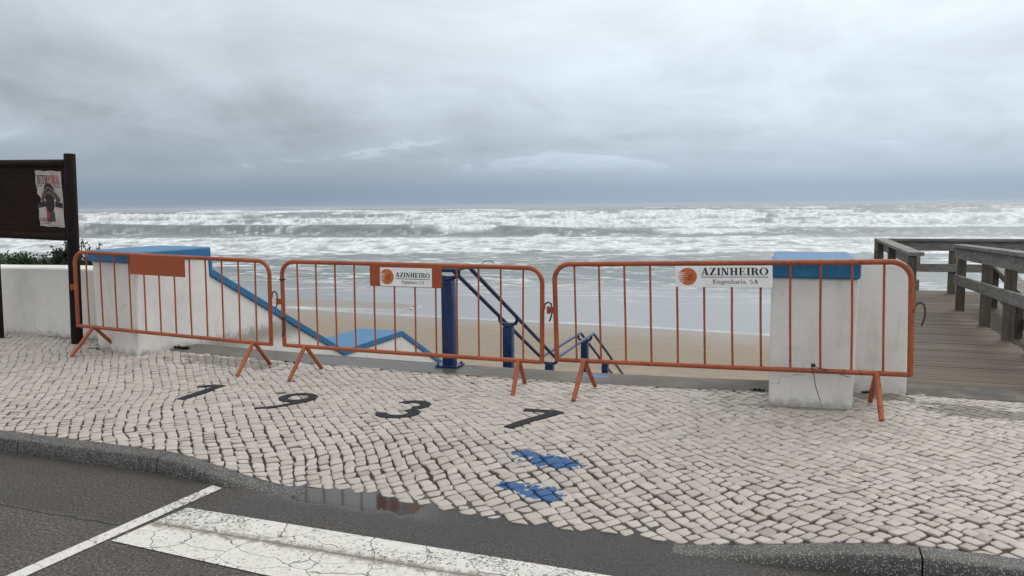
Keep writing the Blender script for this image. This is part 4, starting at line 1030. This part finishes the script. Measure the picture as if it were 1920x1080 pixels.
def railing(label, a, b, zf, npost, ht=.87, offs=1, pw=.10, ends=(0, 1), lower=.50, side=0.0, zb=-.3):
    root = empty('wooden_railing', W(0, 0, 0), label, 'railing', 'wooden railings of the boardwalk')
    a, b = Vector(a), Vector(b); dd = (b - a).normalized(); nn = Vector((dd.y, -dd.x)) * side
    for f in (npost if isinstance(npost, tuple) else [ends[0] + (ends[1] - ends[0]) * i / (npost - 1) for i in range(npost)]):
        p = a.lerp(b, f); z = zf(p.y)
        MB().box((p.x - pw / 2, p.y - pw / 2, z + zb), (p.x + pw / 2, p.y + pw / 2, z + ht - .001), .006).build('post', M['railpost'], root)
    A = lambda p, z: (p.x + nn.x, p.y + nn.y, z)
    o1 = board(MB(), (a.x + nn.x * .6, a.y + nn.y * .6, zf(a.y) + ht + .02), (b.x + nn.x * .6, b.y + nn.y * .6, zf(b.y) + ht + .02), .17, .042, False).build('top_rail', M['railwood'], root, bevel=.004)
    o2 = board(MB(), A(a, zf(a.y) + ht - .075), A(b, zf(b.y) + ht - .075), .155, .04).build('face_board', M['railwood'], root, bevel=.004)
    o3 = board(MB(), A(a, zf(a.y) + lower), A(b, zf(b.y) + lower), .13, .04).build('mid_rail', M['railwood'], root, bevel=.004)
    return root
fz = lambda v: DZ
railing('grey wooden railing along the left side of the deck, mostly behind the white wall', (1.36, 10.15), (1.36, 13.85), fz, (.02, .55, .97), side=.06, ht=.85)
railing('brown wooden railing across the far end of the deck against the surf', (1.30, 14.05), (7.0, 14.05), fz, (.01, .203, .43, .66, .9), side=.06, lower=.42, ht=.85, pw=.105)
railing('nearest grey wooden railing along the right side of the deck', (2.20, 12.0), (2.20, 6.9), lambda v: DZ + .10 * min(1.3, max(0, (12 - v) / 3.5)), (.012, .30, .505, .68, .86), side=.06, ht=.86, pw=.10, lower=.42)
railing('sloping wooden railing of the ramp seen through the nearest railing', (2.66, 12.35), (2.66, 7.4), lambda v: DZ - max(0, (12.6 - v)) * .17, (.02, .28, .52, .76), side=-.06, ht=.66, lower=.27)

# ------------------------------------------------------------------ gull over the wet sand
M['gull'] = mat('gull_white', color=(.60, .60, .60), rough=.7); M['gull_grey'] = mat('gull_grey', color=(.11, .12, .13), rough=.7)
gl = empty('seagull', (-4.95, 37.5, -3.45), 'small gull flying low over the wet sand left of the blue post', 'bird', rz=R(35))
gl.rotation_euler = (R(-12), R(-24), R(25))
MB().tube([(0, -.20, 0), (0, -.15, .005), (0, -.08, .01), (0, .02, .01), (0, .12, 0), (0, .22, -.005)], [.01, .035, .062, .068, .045, .014], 10).build('body', M['gull'], gl, True)
for s in (-1, 1):
    pts = [(0, .05), (.0, -.07), (.22 * s, -.10), (.50 * s, .03), (.24 * s, .01)]
    zt_ = [0.02, .02, .10, .06, .10]; mb = MB(); k = len(pts)
    vs_ = [(x, y, z) for (x, y), z in zip(pts, zt_)] + [(x, y, z - .008) for (x, y), z in zip(pts, zt_)]
    mb.add(vs_, [(0, 1, 2), (0, 2, 4), (2, 3, 4), (5, 7, 6), (5, 9, 7), (7, 9, 8)] + [(i, (i + 1) % k, (i + 1) % k + k, i + k) for i in range(k)]); mb.build('wing', M['gull_grey'], gl)

# ------------------------------------------------------------------ little weeds at wall feet
def weed(u, v, s, label, seed):
    rg = random.Random(seed); vs_ = [Vector((0, 0, -.004))]; fs = []
    for i in range(60):
        p = Vector((rg.gauss(0, s * .8), rg.gauss(0, s * .25), 0)); dr = Vector((rg.gauss(0, .6), rg.gauss(0, .6), 1)).normalized() * s * rg.uniform(.3, .9); sd = dr.cross(Vector((rg.random(), rg.random(), .1))).normalized() * s * .10
        k = len(vs_); vs_ += [p + sd, p + dr * .6 + sd, p + dr]; fs.append((0, k, k + 1, k + 2))
    o = link('weed', vs_, fs, M['leaf_dark'], None, loc=W(u, v, G(u, v)), rz=-TH); fattr(o, 'rnd', [rg.random() for _ in vs_])
    tag(o, label, 'weed')
weed(-6.18, 6.50, .06, 'tiny dark weed at the foot of the left parapet beside the pillar', 1)
weed(-.22, 6.40, .028, 'tiny dark weed left of the right pillar base where strip and setts meet', 2)
weed(.60, 6.47, .03, 'tiny dark weed at the foot of the plain white wall end', 4)

# ------------------------------------------------------------------ salt haze over the sea
hz = MB().box((-14500, -60, -9), (14500, 14600, 22)).build('haze', mat('sea_haze'), None); tag(hz, kind='stuff')
t = NT(hz.data.materials[0].node_tree); t.n.remove(t.n['Principled BSDF'])
pv = t.new('ShaderNodeVolumePrincipled'); pv.inputs['Color'].default_value = (.80, .86, .92, 1); pv.inputs['Density'].default_value = HAZE_D; pv.inputs['Anisotropy'].default_value = .2
t.l.new(pv.outputs[0], t.n['Material Output'].inputs['Volume'])
